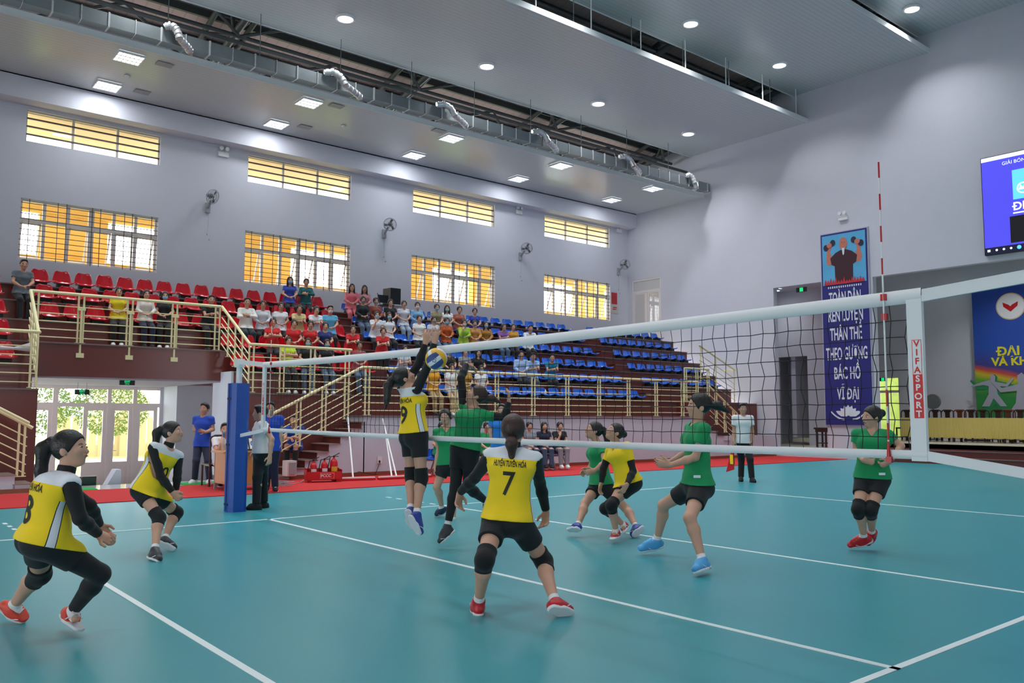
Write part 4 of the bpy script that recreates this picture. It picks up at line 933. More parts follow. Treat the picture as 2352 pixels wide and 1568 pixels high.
b = MB(); b.box(p[0], p[0] + .45, p[1], p[1] + .5, .42, .46); b.build('seat', m_wood, t); b = MB(); b.path([q(0, 0, 1.0), q(.1, .02, 1.04), q(.35, .08, 1.04), q(.45, .1, 1.0)], .022); b.tube(q(.15, .03, .46), q(.15, .03, 1.02), .02); b.tube(q(.3, .06, .46), q(.3, .06, 1.02), .02); b.build('backrest', m_wood, t)
b = MB(); rn = random.Random(7); c0 = at(652, 1116, 'z', 0)
for k in range(7):
    cc = c0 + np.array((rn.uniform(-.12, .12), rn.uniform(-.1, .1), 0)); rr = rn.uniform(.09, .18); b.path([cc + np.array((rr * math.cos(a * .5236), rr * math.sin(a * .5236), .02 + .012 * k)) for a in range(13)], .007, 5)
b.path([at(665, 1112, 'z', .02), at(690, 1108, 'z', .02), at(704, 1097, 'z', .04)], .009, 5)
tag(b.build('cable_coil', m_grey), 'tangled coil of grey cables on the red carpet beside the desk', 'cable')
p = at(666, 1075, 'y', 15.3); b = MB(); b.box(p[0] - .1, p[0] + .12, 15.22, 15.48, p[2] - .17, p[2] + .17, 0); b.box(p[0] - .06, p[0] + .1, 15.2, 15.22, p[2] - .13, p[2] + .13, 1); tag(b.build('speaker_box', [m_upvc, m_grey]), 'grey box leaning against the foot of the stair', 'box')

# fire extinguishers
p0 = at(697, 1110, 'z', 0); p1 = at(797, 1107, 'z', 0); ex = (p1 - p0) / np.linalg.norm(p1 - p0); L = float(np.linalg.norm(p1 - p0)) * .82; ey = np.cross([0, 0, 1], ex); p0 = p0 + ex * .06
t = empty('extinguisher_tray', p0, 'red metal tray holding fire extinguishers by the pale wall', 'tray')
def tb(b, x0, x1, y0, y1, z0, z1): b.obox(p0 + ex * (x0 + x1) / 2 + ey * (y0 + y1) / 2 + np.array((0, 0, (z0 + z1) / 2)), ex * (x1 - x0) / 2, ey * (y1 - y0) / 2, (0, 0, (z1 - z0) / 2))
b = MB(); tb(b, 0, L, 0, .01, .06, .24); tb(b, 0, L, .3, .31, .06, .3); tb(b, 0, .01, 0, .3, .06, .28); tb(b, L - .01, L, 0, .3, .06, .28); tb(b, 0, L, 0, .3, .06, .07); b.build('tray_box', m_red, t)
for x in (0.02, L - .12):
    b = MB(); tb(b, x, x + .1, 0.02, .28, 0, .06); b.build('foot', m_red, t)
c = p0 + ex * L * .58 - ey * .004 + np.array((0, 0, .15)); b = MB(); b.obox(c, ex * .15, ey * .002, (0, 0, .06)); b.build('sign_plate', m_white, t)
c = c - ey * .004; b = MB(); b.obox(c, ex * .145, ey * .001, (0, 0, .055)); b.build('sign_face', m_red, t); text('PCCC', .085, m_white, c - ey * .003 - ex * .03, ex, (0, 0, 1), t, bold=.002)
for k, (x, h, r) in enumerate(((.2, .36, .075), (.48, .38, .075), (.72, .44, .085))):
    c = p0 + ex * x * L / .9 + ey * .15 + np.array((0, 0, .07)); t = empty('fire_extinguisher', c, 'red fire extinguisher in the tray, ' + ['the left one', 'the middle one', 'the tall right one with a yellow label'][k], 'fire extinguisher', 'fire extinguishers in the tray')
    b = MB(); b.lathe(c, [(0, 0), (r, 0), (r, h * .8), (r * .8, h * .92), (r * .3, h), (r * .3, h + .03)], 18); b.build('cylinder', m_red, t)
    b = MB(); b.tube(c + (0, 0, h), c + (0, 0, h + .07), .02); b.tube(c + (0, 0, h + .06), c + ex * .12 + (0, 0, h + .12), .01); b.tube(c + (0, 0, h + .05), c + ex * .1 + (0, 0, h + .05), .008)
    b.path([c + (0, 0, h + .05), c + ex * -.08 + (0, 0, h + .04), c - ex * (r + .04) + (0, 0, h * .6), c - ex * (r + .03) + (0, 0, h * .3)], .01, 6); b.build('valve_and_hose', m_black, t)
    b = MB(); q = r + .002; V = [c - ey * 0 + (ex * math.cos(a) + -ey * math.sin(a)) * q + np.array((0, 0, z)) for z in (h * .3, h * .62) for a in np.linspace(.7, 2.4, 8)]; b.add(V, [(i, i + 1, i + 9, i + 8) for i in range(7)], 0); b.build('label_sticker', mat('extinguisher_yellow', srgb(225, 170, 40), .5) if k == 2 else m_white, t)

# folded mop frames with white poles leaning on the wall
def mop(u0, v0, u1, v1, poles, lab):
    a, c = at(u0, v0, 'z', .02), at(u1, v1, 'z', .02); t = empty('floor_squeegee', a, lab, 'mop', 'wide floor mops along the wall')
    d_ = (c - a) / np.linalg.norm(c - a); n_ = np.cross([0, 0, 1], d_); b = MB(); m_ = (a + c) / 2; h = np.linalg.norm(c - a) / 2
    b.obox(m_ + (0, 0, .02), d_ * h, n_ * .05, (0, 0, .02)); b.build('mop_base', m_red, t); b = MB(); b.obox(m_ + (0, 0, .055), d_ * h * .97, n_ * .03, (0, 0, .014)); b.build('mop_rail', m_white, t)
    for (ua, va, ub, vb) in poles:
        b = MB(); q0 = at(ua, va, 'y', m_[1]); q1 = at(ub, vb, 'y', 15.44); b.tube(q0, q1, .02); b.build('handle', m_white, t)
mop(762, 1104, 862, 1101, [(811, 1098, 799, 957)], 'red and white floor mop, left of the pair, with one white pole')
mop(868, 1101, 990, 1095, [(900, 1096, 884, 985), (911, 1095, 879, 962)], 'red and white floor mop, right of the pair, with two white poles')

# blue bench seats by the wall
for i, (u, v) in enumerate(((1215, 1080), (1247, 1079), (1281, 1078), (1012, 1092), (1120, 1086), (985, 1093))):
    c = at(u, v, 'z', 0); c[1] = max(c[1], 14.55); c = at(u, v, 'y', c[1]) if False else c
    t = empty('waiting_seat', c, 'blue plastic waiting bench seat by the wall, ' + ['left of the three in view', 'middle of the three in view', 'right of the three in view', 'behind the green players', 'behind the standing man in blue', 'leftmost behind the blocker'][i], 'seat', 'blue waiting seats by the wall')
    s = sm_b.copy(); o = bpy.data.objects.new('seat_shell', s); COL.objects.link(o); o.parent = t; o.location = (0, 0, .43)
    b = MB(); b.box(c[0] - .26, c[0] + .26, c[1] - .02, c[1] + .04, .36, .40); b.build('beam', m_grey, t)
    for s_ in (-.2, .2): b = MB(); b.tube((c[0] + s_, c[1], .36), (c[0] + s_ * 1.1, c[1] - .18, 0), .02); b.tube((c[0] + s_, c[1], .36), (c[0] + s_ * 1.1, c[1] + .18, 0), .02); b.build('leg', m_grey, t)
# bouquet on a red seat and the bottle on a blue seat
p = at(32, 800, 'y', 17.2); t = empty('flower_bouquet', p, 'paper wrapped flower bouquet lying on a red seat at the left edge', 'bouquet')
b = MB(); b.tube(p, p + (.3, -.05, .04), .03, 10, r2=.1); b.tube(p, p - (.25, 0, 0), .03, 8, r2=.05); b.build('wrapping', mat('wrap_paper', srgb(205, 200, 205), .7), t)
b = MB(); rn = random.Random(1)
for k in range(9): b.ball(p + (.34 + rn.uniform(-.04, .06), -.06 + rn.uniform(-.06, .06), .05 + rn.uniform(-.05, .06)), .025)
b.build('flowers', mat('petals', srgb(225, 200, 150), .7), t)
b = MB(); k = 0; p = at(1253, 903, 'y', 16.62); b.lathe(p - np.array((0, 0, .08)), [(0, 0), (.03, 0), (.03, .14), (.012, .18), (.012, .2), (0, .2)], 12); tag(b.build('water_bottle', m_white), 'water bottle standing on a blue seat in the lowest row', 'bottle')
# ---------------------------------------------------------------- people: bodies grown from blended limb volumes
def nrm(v): v = np.array(v, float); return v / (np.linalg.norm(v) + 1e-12)
class Vol:
    def __init__(s): s.p = []; s.sub = []; s.cut = []
    def cone(s, a, b, ra, rb, k=.02, ax=None, sx=1.0, cut=None):
        s.p.append(('c', np.array(a, float), np.array(b, float), ra, rb, k, None if ax is None else nrm(ax), sx, cut)); return s
    def ell(s, c, X, Y, Z, r, k=.02, cut=None):
        s.p.append(('e', np.array(c, float), np.array([X, Y, Z], float), np.array(r, float), 0, k, None, 1, cut)); return s
    def bounds(s):
        lo = np.full(3, 1e9); hi = -lo
        for q in s.p:
            if q[0] == 'c':
                r = max(q[3], q[4]) * max(q[7], 1)
                lo = np.minimum(lo, np.minimum(q[1], q[2]) - r); hi = np.maximum(hi, np.maximum(q[1], q[2]) + r)
            else: lo = np.minimum(lo, q[1] - q[3].max()); hi = np.maximum(hi, q[1] + q[3].max())
        return lo, hi
def _d(q, P):
    if q[0] == 'c':
        a, b, ra, rb, ax, sx = q[1], q[2], q[3], q[4], q[6], q[7]
        ab = b - a; L2 = ab @ ab + 1e-12; w = P - a; t = np.clip(w @ ab / L2, 0, 1); w = w - t[..., None] * ab
        if ax is not None: w = w - (w @ ax)[..., None] * ax * (1 - 1 / sx)
        d = np.sqrt((w * w).sum(-1)) - (ra + (rb - ra) * t)
    else:
        w = (P - q[1]) @ q[2].T; r = q[3]
        k0 = np.sqrt(((w / r) ** 2).sum(-1)); k1 = np.sqrt(((w / r ** 2) ** 2).sum(-1)) + 1e-9; d = k0 * (k0 - 1) / k1
    if q[8] is not None:
        for (pt, n) in q[8]: d = np.maximum(d, (P - np.array(pt)) @ nrm(n))
    return d
def grow(vol, h):
    lo, hi = vol.bounds(); lo = lo - 3 * h; n = np.ceil((hi - lo) / h).astype(int) + 4
    F = np.full(n, 1.0, dtype=np.float32)
    g = [lo[i] + h * np.arange(n[i]) for i in range(3)]
    def block(q, pad):
        if q[0] == 'c':
            r = max(q[3], q[4]) * max(q[7], 1) + pad; a, b = np.minimum(q[1], q[2]) - r, np.maximum(q[1], q[2]) + r
        else: r = q[3].max() + pad; a, b = q[1] - r, q[1] + r
        i0 = np.clip(((a - lo) / h).astype(int), 0, n - 1); i1 = np.clip(np.ceil((b - lo) / h).astype(int) + 1, 1, n)
        sl = tuple(slice(i0[i], i1[i]) for i in range(3))
        P = np.stack(np.meshgrid(*[g[i][sl[i]] for i in range(3)], indexing='ij'), -1)
        return sl, P
    for q in vol.p:
        sl, P = block(q, max(.03, 2.5 * h, q[5] * 1.2)); d = _d(q, P); f = F[sl]; k = q[5]
        hh = np.maximum(k - np.abs(f - d), 0) / k
        F[sl] = np.minimum(f, d) - hh * hh * k * .25
    for q in vol.sub:
        sl, P = block(q, .03); d = _d(q, P); F[sl] = np.maximum(F[sl], -d)
    if vol.cut:
        P = np.stack(np.meshgrid(*g, indexing='ij'), -1)
        for c in vol.cut:
            F = np.maximum(F, c(P)) if callable(c) else np.maximum(F, (P - np.array(c[0])) @ nrm(c[1]))
    F[0], F[-1], F[:, 0], F[:, -1], F[:, :, 0], F[:, :, -1] = 1, 1, 1, 1, 1, 1
    # surface nets
    S = F < 0; c = np.zeros(np.array(F.shape) - 1, dtype=np.int8); m = F.shape
    for i in (0, 1):
        for j in (0, 1):
            for k in (0, 1): c += S[i:m[0] - 1 + i, j:m[1] - 1 + j, k:m[2] - 1 + k]
    act = (c > 0) & (c < 8); idx = -np.ones(c.shape, dtype=np.int64); I = np.argwhere(act)
    if len(I) == 0: return np.zeros((0, 3)), []
    idx[act] = np.arange(len(I)); acc = np.zeros((len(I), 3)); cnt = np.zeros(len(I))
    C8 = [(i, j, k) for i in (0, 1) for j in (0, 1) for k in (0, 1)]
    val = {o: F[I[:, 0] + o[0], I[:, 1] + o[1], I[:, 2] + o[2]] for o in C8}
    for a in C8:
        for ax in range(3):
            if a[ax] == 0:
                b = list(a); b[ax] = 1; b = tuple(b); fa, fb = val[a], val[b]; msk = (fa < 0) != (fb < 0)
                t = np.where(msk, fa / np.where(msk, fa - fb, 1), 0); p = np.array(a, float)[None] + np.zeros((len(I), 3)); p[:, ax] += t
                acc += p * msk[:, None]; cnt += msk
    V = lo + h * (I + acc / cnt[:, None])
    Q = []
    for ax in range(3):
        sa = [slice(None)] * 3; sb = [slice(None)] * 3; sa[ax] = slice(0, -1); sb[ax] = slice(1, None)
        A, B = S[tuple(sa)], S[tuple(sb)]; E = np.argwhere(A != B)
        u, v = (ax + 1) % 3, (ax + 2) % 3
        E = E[(E[:, u] > 0) & (E[:, v] > 0)]
        fl = A[E[:, 0], E[:, 1], E[:, 2]]
        def cell(du, dv):
            c_ = E.copy(); c_[:, u] -= du; c_[:, v] -= dv; return idx[c_[:, 0], c_[:, 1], c_[:, 2]]
        q = np.stack([cell(1, 1), cell(0, 1), cell(0, 0), cell(1, 0)], 1)
        q[~fl] = q[~fl][:, ::-1]; Q.append(q)
    return V, np.concatenate(Q)
def volobj(name, vol, h, mats, parent, colour=None):
    V, Q = grow(vol, h)
    if len(V) == 0: return None
    me = bpy.data.meshes.new(name); off = np.array(wloc(parent)) if parent is not None else 0
    me.vertices.add(len(V)); me.vertices.foreach_set('co', (V - off).ravel().astype(np.float32))
    me.loops.add(len(Q) * 4); me.loops.foreach_set('vertex_index', Q.ravel().astype(np.int32)); me.polygons.add(len(Q))
    me.polygons.foreach_set('loop_start', np.arange(0, len(Q) * 4, 4, dtype=np.int32)); me.polygons.foreach_set('loop_total', np.full(len(Q), 4, dtype=np.int32))
    for m in (mats if isinstance(mats, (list, tuple)) else [mats]): me.materials.append(m)
    if colour is not None: me.polygons.foreach_set('material_index', colour(V[Q].mean(1)).astype(np.int32))
    me.polygons.foreach_set('use_smooth', np.ones(len(Q), dtype=bool)); me.update(calc_edges=True); me.validate()
    o = bpy.data.objects.new(name, me); link(o, parent); return o

def headframe(look, up):
    f = nrm(look); up = np.array(up, float); u = nrm(up - f * (up @ f)); r = np.cross(f, u); return f, u, r
def head_prims(V, hc, f, u, r, s=1.0, male=False):
    V.ell(hc + u * .022 * s - f * .012 * s, f, r, u, (.096 * s, .077 * s, .094 * s), .02)
    V.ell(hc - u * .032 * s + f * .022 * s, f, r, u, (.066 * s, .060 * s, .078 * s), .03)
    V.ell(hc - u * .088 * s + f * .052 * s, f, r, u, (.026 * s, .026 * s, .02 * s), .03)        # chin
    V.cone(hc + f * .083 * s + u * .006 * s, hc + f * .1 * s - u * .028 * s, .008 * s, .012 * s, .014)   # nose
    for q in (-1, 1):
        V.ell(hc + r * .078 * s * q - f * .012 * s - u * .015 * s, nrm(f + r * q * .5), r, u, (.018 * s, .010 * s, .030 * s), .008)
        V.ell(hc + r * .036 * s * q + f * .066 * s - u * .02 * s, f, r, u, (.02 * s, .024 * s, .02 * s), .02)      # cheeks
    V.ell(hc + f * .085 * s - u * .052 * s, f, r, u, (.012 * s, .022 * s, .010 * s), .012)
def face_parts(parent, hc, f, u, r, s, M_, brow=True):
    me_w, me_d, me_l = MB(), MB(), MB()
    for q in (-1, 1):
        c = hc + r * .033 * s * q + f * .0755 * s + u * .004 * s
        V = Vol().ell(c, f, r, u, (.010 * s, .015 * s, .0065 * s), .002); volobj('eye', V, .0025 if s > .5 else .004, M_['eyew'], parent)
        b = MB(); b.tube(c + f * .0085 * s, c + f * .0115 * s, .0058 * s, 10); b.build('iris', M_['dark'], parent)
        b = MB(); b.path([c + u * .017 * s - r * q * .014 * s + f * .008 * s, c + u * .021 * s + f * .007 * s, c + u * .016 * s + r * q * .014 * s - f * .004 * s], .0022 * s, 5); b.build('eyebrow', M_['dark'], parent)
    V = Vol().ell(hc + f * .094 * s - u * .052 * s, f, r, u, (.0045 * s, .019 * s, .006 * s), .002); volobj('lips', V, .003, M_['lip'], parent)
def hair_prims(V, hc, f, u, r, s, style):
    V.ell(hc + u * .028 * s - f * .016 * s, f, r, u, (.107 * s, .088 * s, .104 * s), .01)
def hair(parent, hc, f, u, r, s, style, mt, h=.007, back=None):
    """style: short, tied, pony, bun, long"""
    V = Vol(); V.ell(hc + u * .030 * s - f * .018 * s, f, r, u, (.106 * s, .088 * s, .102 * s), .01)
    if style == 'short':
        V.ell(hc + u * .085 * s + f * .02 * s, f, r, u, (.085 * s, .075 * s, .04 * s), .02)
        V.cut.append((hc + u * .05 * s + f * .055 * s, nrm(f * 1.0 - u * .55))); V.cut.append((hc - u * .035 * s, -u))
        V.sub.append(('e', hc - u * .03 * s + f * .08 * s, np.array([f, r, u]), np.array((.095, .09, .09)) * s, 0, .01, None, 1, None))
    else:
        V.cut.append((hc + u * .024 * s + f * .052 * s, nrm(f * 1.0 - u * .62)))
        V.cut.append((hc - u * .078 * s, -u))
    o = volobj('hair', V, h, mt, parent)
    dn = np.array([0, 0, -1.0])
    W = Vol(); bk = -f if back is None else nrm(back)
    if style == 'pony':
        a = hc + u * .055 * s - f * .09 * s; W.cone(a, a - f * .03 * s + u * .01 * s, .028 * s, .032 * s); b1 = a + bk * .075 * s + dn * .03 * s; W.cone(a - f * .02 * s, b1, .034 * s, .046 * s, .03)
        b2 = b1 + dn * .13 * s + bk * .012 * s; W.cone(b1, b2, .046 * s, .034 * s, .03); W.cone(b2, b2 + dn * .09 * s + bk * .02 * s, .034 * s, .012 * s, .03)
        for q in (-1, 1): W.cone(b1 + r * .03 * s * q, b2 + r * .03 * s * q + dn * .06 * s, .022 * s, .008 * s, .01)
    if style == 'lowpony':
        a = hc - u * .03 * s - f * .085 * s; W.cone(a, a + bk * .03 * s + dn * .05 * s, .03 * s, .042 * s, .03); W.cone(a + bk * .03 * s + dn * .05 * s, a + bk * .02 * s + dn * .17 * s, .04 * s, .018 * s, .03)
    if style == 'tailback':
        a = hc + u * .02 * s - f * .09 * s; W.cone(a, a + bk * .09 * s, .03 * s, .04 * s, .03); W.cone(a + bk * .09 * s, a + bk * .19 * s + dn * .05 * s, .038 * s, .015 * s, .03)
    if style == 'bun': W.ell(hc + u * .045 * s - f * .12 * s, f, r, u, (.045 * s, .045 * s, .045 * s))
    if style == 'long':
        W.cone(hc - f * .05 * s, hc - f * .075 * s + dn * .30 * s, .075 * s, .045 * s, .02, ax=r, sx=1.25)
        for q in (-1, 1): W.cone(hc + r * .07 * s * q - f * .02 * s, hc + r * .085 * s * q + f * .01 * s + dn * .25 * s, .03 * s, .024 * s, .02)
    if style in ('tied', 'long'):
        for q in (-1, 1):
            W.cone(hc + u * .095 * s + f * .045 * s + r * q * .008 * s, hc + u * .045 * s + f * .05 * s + r * q * .058 * s, .02 * s, .02 * s, .015); W.cone(hc + u * .045 * s + f * .05 * s + r * q * .058 * s, hc - u * .03 * s + f * .015 * s + r * q * .082 * s, .02 * s, .015 * s, .015)
    if style == 'tied': W.cone(hc - f * .08 * s, hc - f * .075 * s + dn * .1 * s, .035 * s, .03 * s, .02)
    if W.p: volobj('hair_tail', W, h, mt, parent)
    return o
def hand_prims(V, wr, d, n, s, curl=.4, side=1, spread=.0):
    """wrist, direction to the fingers, palm normal, side=+1 thumb on d x n side"""
    d = nrm(d); n = nrm(n - d * (np.array(n) @ d)); x = np.cross(d, n) * side
    pc = wr + d * .045 * s; V.cone(wr, wr + d * .03 * s, .023 * s, .026 * s, .015, ax=n, sx=.75)
    V.cone(wr + d * .025 * s, wr + d * .082 * s, .034 * s, .036 * s, .015, ax=n, sx=.42)
    for i, (off, L) in enumerate(((.029, .068), (.010, .076), (-.010, .071), (-.028, .056))):
        a = wr + d * .085 * s + x * off * s; c = curl * (1 + .12 * i)
        dr = nrm(d + x * off * (3 * spread + 2)); d1 = nrm(dr * math.cos(c) + n * math.sin(c)); d2 = nrm(dr * math.cos(c * 2.1) + n * math.sin(c * 2.1))
        b = a + d1 * L * .5 * s; e = b + d2 * L * .5 * s; V.cone(a, b, .0098 * s, .0088 * s, .005); V.cone(b, e, .0088 * s, .0074 * s, .004)
    a = wr + d * .028 * s + x * .026 * s; t1 = nrm(d * .6 + x * .75 + n * .3); b = a + t1 * .038 * s; e = b + nrm(d * .9 + x * .25 + n * .3) * .03 * s
    V.cone(a, b, .013 * s, .0105 * s, .008); V.cone(b, e, .0105 * s, .0085 * s, .004)

M_ = {}
def skin(name, c): return mat(name, c, .5, noise=.05, scale=12, spec=.4)
M_['skin'] = skin('skin_light', srgb(206, 158, 134)); M_['skin2'] = skin('skin_tan', srgb(188, 142, 118))
M_['eyew'] = mat('eye_white', srgb(225, 220, 215), .2); M_['dark'] = mat('eye_dark', srgb(30, 22, 20), .3); M_['lip'] = mat('lips_pink', srgb(176, 74, 76), .4)
M_['hair'] = mat('black_hair', srgb(24, 20, 20), .42, bump=.6, scale=60); M_['hairb'] = mat('brown_hair', srgb(60, 34, 28), .42, bump=.6, scale=60)
def cloth(name, c, r=.8, **k): return mat(name, c, r, bump=.55, scale=9, sheen=.1, **k)
M_['yel'] = cloth('yellow_jersey', srgb(255, 216, 22)); M_['grn'] = cloth('green_jersey', srgb(12, 146, 86)); M_['wht'] = cloth('white_cloth', srgb(232, 229, 230)); M_['blk'] = cloth('black_cloth', srgb(20, 20, 24))
M_['kpad'] = cloth('kneepad_black', srgb(18, 18, 22), .9); M_['navy'] = cloth('navy_cloth', srgb(24, 32, 62)); M_['blue'] = cloth('blue_polo', srgb(24, 70, 180)); M_['denim'] = cloth('denim', srgb(60, 84, 112)); M_['sky'] = cloth('sky_blue_polo', srgb(20, 120, 205))
M_['grey'] = cloth('grey_cloth', srgb(140, 142, 150))
def jersey(J, root, up, fw, s):
    """yellow cloth with a white yoke and white side panels edged in black, set out on the shirt itself"""
    m = M_['yel'].copy(); m.name = 'yellow_white_jersey'; nt = m.node_tree; bs = nt.nodes['Principled BSDF']; L = nt.links
    tc = nt.nodes.new('ShaderNodeTexCoord'); off = np.array(wloc(root))
    def dist(pt, ax, add=0.0):
        a = nt.nodes.new('ShaderNodeVectorMath'); a.operation = 'SUBTRACT'; a.inputs[1].default_value = tuple(float(c) for c in np.array(pt) - off); L.new(tc.outputs['Object'], a.inputs[0])
        d = nt.nodes.new('ShaderNodeVectorMath'); d.operation = 'DOT_PRODUCT'; d.inputs[1].default_value = tuple(float(c) for c in ax); L.new(a.outputs[0], d.inputs[0]); return d.outputs['Value']
    def mth(op, a, b):
        n = nt.nodes.new('ShaderNodeMath'); n.operation = op
        if isinstance(a, (int, float)): n.inputs[0].default_value = a
        else: L.new(a, n.inputs[0])
        if b is not None:
            if isinstance(b, (int, float)): n.inputs[1].default_value = b
            else: L.new(b, n.inputs[1])
        return n.outputs[0]
    dn = dist(J['neck'], -up); dp = mth('ABSOLUTE', dist(J['pel'] - fw * .012 * s, fw), None)
    low = mth('GREATER_THAN', dn, .17 * s); w = mth('ADD', mth('MULTIPLY', dn, .03), .012 * s)
    stripe = mth('MULTIPLY', low, mth('LESS_THAN', dp, w)); edge = mth('MULTIPLY', low, mth('LESS_THAN', dp, mth('ADD', w, .006 * s)))
    yoke = mth('LESS_THAN', dn, .085 * s); white = mth('MAXIMUM', stripe, yoke)
    m1 = nt.nodes.new('ShaderNodeMix'); m1.data_type = 'RGBA'; m1.inputs['A'].default_value = srgb(255, 216, 22); m1.inputs['B'].default_value = srgb(40, 40, 36); L.new(edge, m1.inputs['Factor'])
    m2 = nt.nodes.new('ShaderNodeMix'); m2.data_type = 'RGBA'; L.new(m1.outputs['Result'], m2.inputs['A']); m2.inputs['B'].default_value = srgb(226, 228, 234); L.new(white, m2.inputs['Factor'])
    L.new(m2.outputs['Result'], bs.inputs['Base Color']); return m
PRINT = []
def fig(root, J, o):
    """J: joints (world). o: options. Builds body, clothes, shoes, hair as children of root."""
    s = o.get('s', 1.0); h = o.get('h', .007); P, N, H = J['pel'], J['neck'], J['head']; male = o.get('male', False); wd = o.get('wd', 1.12 if male else 1.0)
    up = nrm(N - P); fw = np.array(J['face'], float); fw = nrm(fw - up * (fw @ up)); rt = np.cross(fw, up)
    bow = J.get('bow', .0); M1 = P + (N - P) * .38 - fw * bow * .6; CH = P + (N - P) * .70 - fw * bow + fw * .005
    hf, hu, hr = headframe(J['look'], H - N + np.array((0, 0, .03)))
    SH = {}; HP = {}
    for q, c in ((-1, 'L'), (1, 'R')):
        e = J['el' + c]; raise_ = max(0, nrm(e - N)[2]) if (e - N)[2] > 0 else 0
        SH[c] = N - up * (.065 - .07 * raise_) * s + rt * q * (.158 - .02 * raise_) * s * wd + (np.array(J['sh' + c]) if 'sh' + c in J else 0)
        HP[c] = P - up * .03 * s + rt * q * .085 * s
    J['SH'], J['HP'] = SH, HP
    B = Vol()
    B.cone(P - up * .01 * s, P + up * .05 * s, .108 * s, .1 * s, .04, ax=rt, sx=1.42); B.cone(P + up * .05 * s, M1, .1 * s, .084 * s, .05, ax=rt, sx=1.32); B.cone(M1, CH, .084 * s, .1 * s, .05, ax=rt, sx=1.34 * wd)
    B.cone(CH, N - up * .07 * s, .1 * s, .07 * s, .05, ax=rt, sx=1.5 * wd); B.cone(SH['L'] + up * .012, SH['R'] + up * .012, .045 * s, .045 * s, .05)
    B.cone(N - up * .05 * s, H - hu * .04 * s - hf * .012 * s, .05 * s, .046 * s, .03)
    if not male:
        for q in (-1, 1): B.ell(CH + fw * .07 * s + rt * q * .06 * s + up * .01 * s, fw, rt, up, (.05 * s, .055 * s, .055 * s), .04)
    for q, c in ((-1, 'L'), (1, 'R')):
        B.cone(HP[c], J['kn' + c], .082 * s, .052 * s, .035); B.ell(P - fw * .05 * s + rt * q * .055 * s - up * .035 * s, fw, rt, up, (.085 * s, .08 * s, .085 * s), .04)
        kn, an = J['kn' + c], J['an' + c]; cf = kn + (an - kn) * .3 - nrm(J.get('toe' + c, an + fw) - an) * .012 * s
        B.cone(kn, cf, .05 * s, .053 * s, .03); B.cone(cf, an, .053 * s, .031 * s, .03)
        tv = J['toe' + c] - an; B.cone(an, an + tv * .4, .032 * s, .026 * s, .02)
        el, wr = J['el' + c], J['wr' + c]; B.cone(SH[c], el, .045 * s * wd, .034 * s * wd, .018); B.cone(el, el + (wr - el) * .35, .035 * s * wd, .036 * s * wd, .02); B.cone(el + (wr - el) * .35, wr, .036 * s * wd, .023 * s * wd, .02)
        hd = J['ha' + c] - wr; n = J.get('palm' + c, nrm(P + up * .2 - wr)); hand_prims(B, wr, hd, n, s * (1.06 if male else 1.0), o.get('curl' + c, o.get('curl', .45)), q * J.get('thumb' + c, 1), o.get('spread', 0))
    head_prims(B, H, hf, hu, hr, s * (1.03 if male else 1), male)
    volobj('body', B, h, o.get('skin', M_['skin']), root)
    if o.get('facedetail', True): face_parts(root, H, hf, hu, hr, s, M_)
    hair(root, H, hf, hu, hr, s, o.get('hairstyle', 'pony'), o.get('hairmat', M_['hair']), h, J.get('hairback'))
    # shirt
    g = .012 * s; T = Vol(); hem = o.get('hem', .06) * s; neckcut = N - up * .028 * s
    HEM = P - up * hem
    T.cone(HEM - up * .0, P + up * .06 * s, (.118 * s + g), .106 * s + g, .05, ax=rt, sx=1.42); T.cone(P + up * .05 * s, M1, .1 * s + g, .088 * s + g, .06, ax=rt, sx=1.38); T.cone(M1, CH, .088 * s + g, .1 * s + g, .06, ax=rt, sx=1.34 * wd)
    T.cone(CH, N - up * .07 * s, .1 * s + g, .07 * s + g, .05, ax=rt, sx=1.5 * wd); T.cone(SH['L'] + up * .01, SH['R'] + up * .01, .046 * s + g, .046 * s + g, .045)
    if not male:
        for q in (-1, 1): T.ell(CH + fw * .07 * s + rt * q * .06 * s + up * .01 * s, fw, rt, up, (.05 * s + g, .055 * s + g, .055 * s + g), .05)
    for c in 'LR':
        T.ell(P - fw * .05 * s + rt * (-.055 if c == 'L' else .055) * s - up * .03 * s, fw, rt, up, (.092 * s + g, .084 * s + g, .09 * s + g), .05)
        T.cone(HP[c], HP[c] + (J['kn' + c] - HP[c]) * .4, .092 * s + g, .09 * s + g, .04)
        f = o.get('sleeve', .45); el, wr = J['el' + c], J['wr' + c]
        if f > 0:
            dd = el - SH[c]; fl = .016 * s
            if f <= 1: pt = SH[c] + dd * f; T.cone(SH[c], el, .045 * s * wd + g * .8, .048 * s * wd + g, .025, cut=[(pt, dd)])
            else:
                T.cone(SH[c], el, .046 * s * wd + g, .038 * s * wd + g, .03); pt = el + (wr - el) * (f - 1); T.cone(el, wr, .038 * s * wd + g, .028 * s * wd + g, .02, cut=[(pt, wr - el)])
        else: T.sub.append(('c', SH[c] + rt * (.03 if c == 'R' else -.03) * s - up * .02, SH[c] + rt * (.03 if c == 'R' else -.03) * s + nrm(el - SH[c]) * .3, .048 * s, .055 * s, 0, None, 1, None))
    T.cut.append((HEM, -up)); T.sub.append(('c', N - up * .015 * s + fw * .015 * s, N + up * .1, .062 * s, .075 * s, 0, None, 1, None))
    if o.get('vneck'): T.sub.append(('c', N - up * .075 * s + fw * .1 * s, N + fw * .06 * s, .008 * s, .05 * s, 0, None, 1, None))
    T.cut.append((neckcut + up * .035 * s, up))
    colr = None; mats = o['shirt']
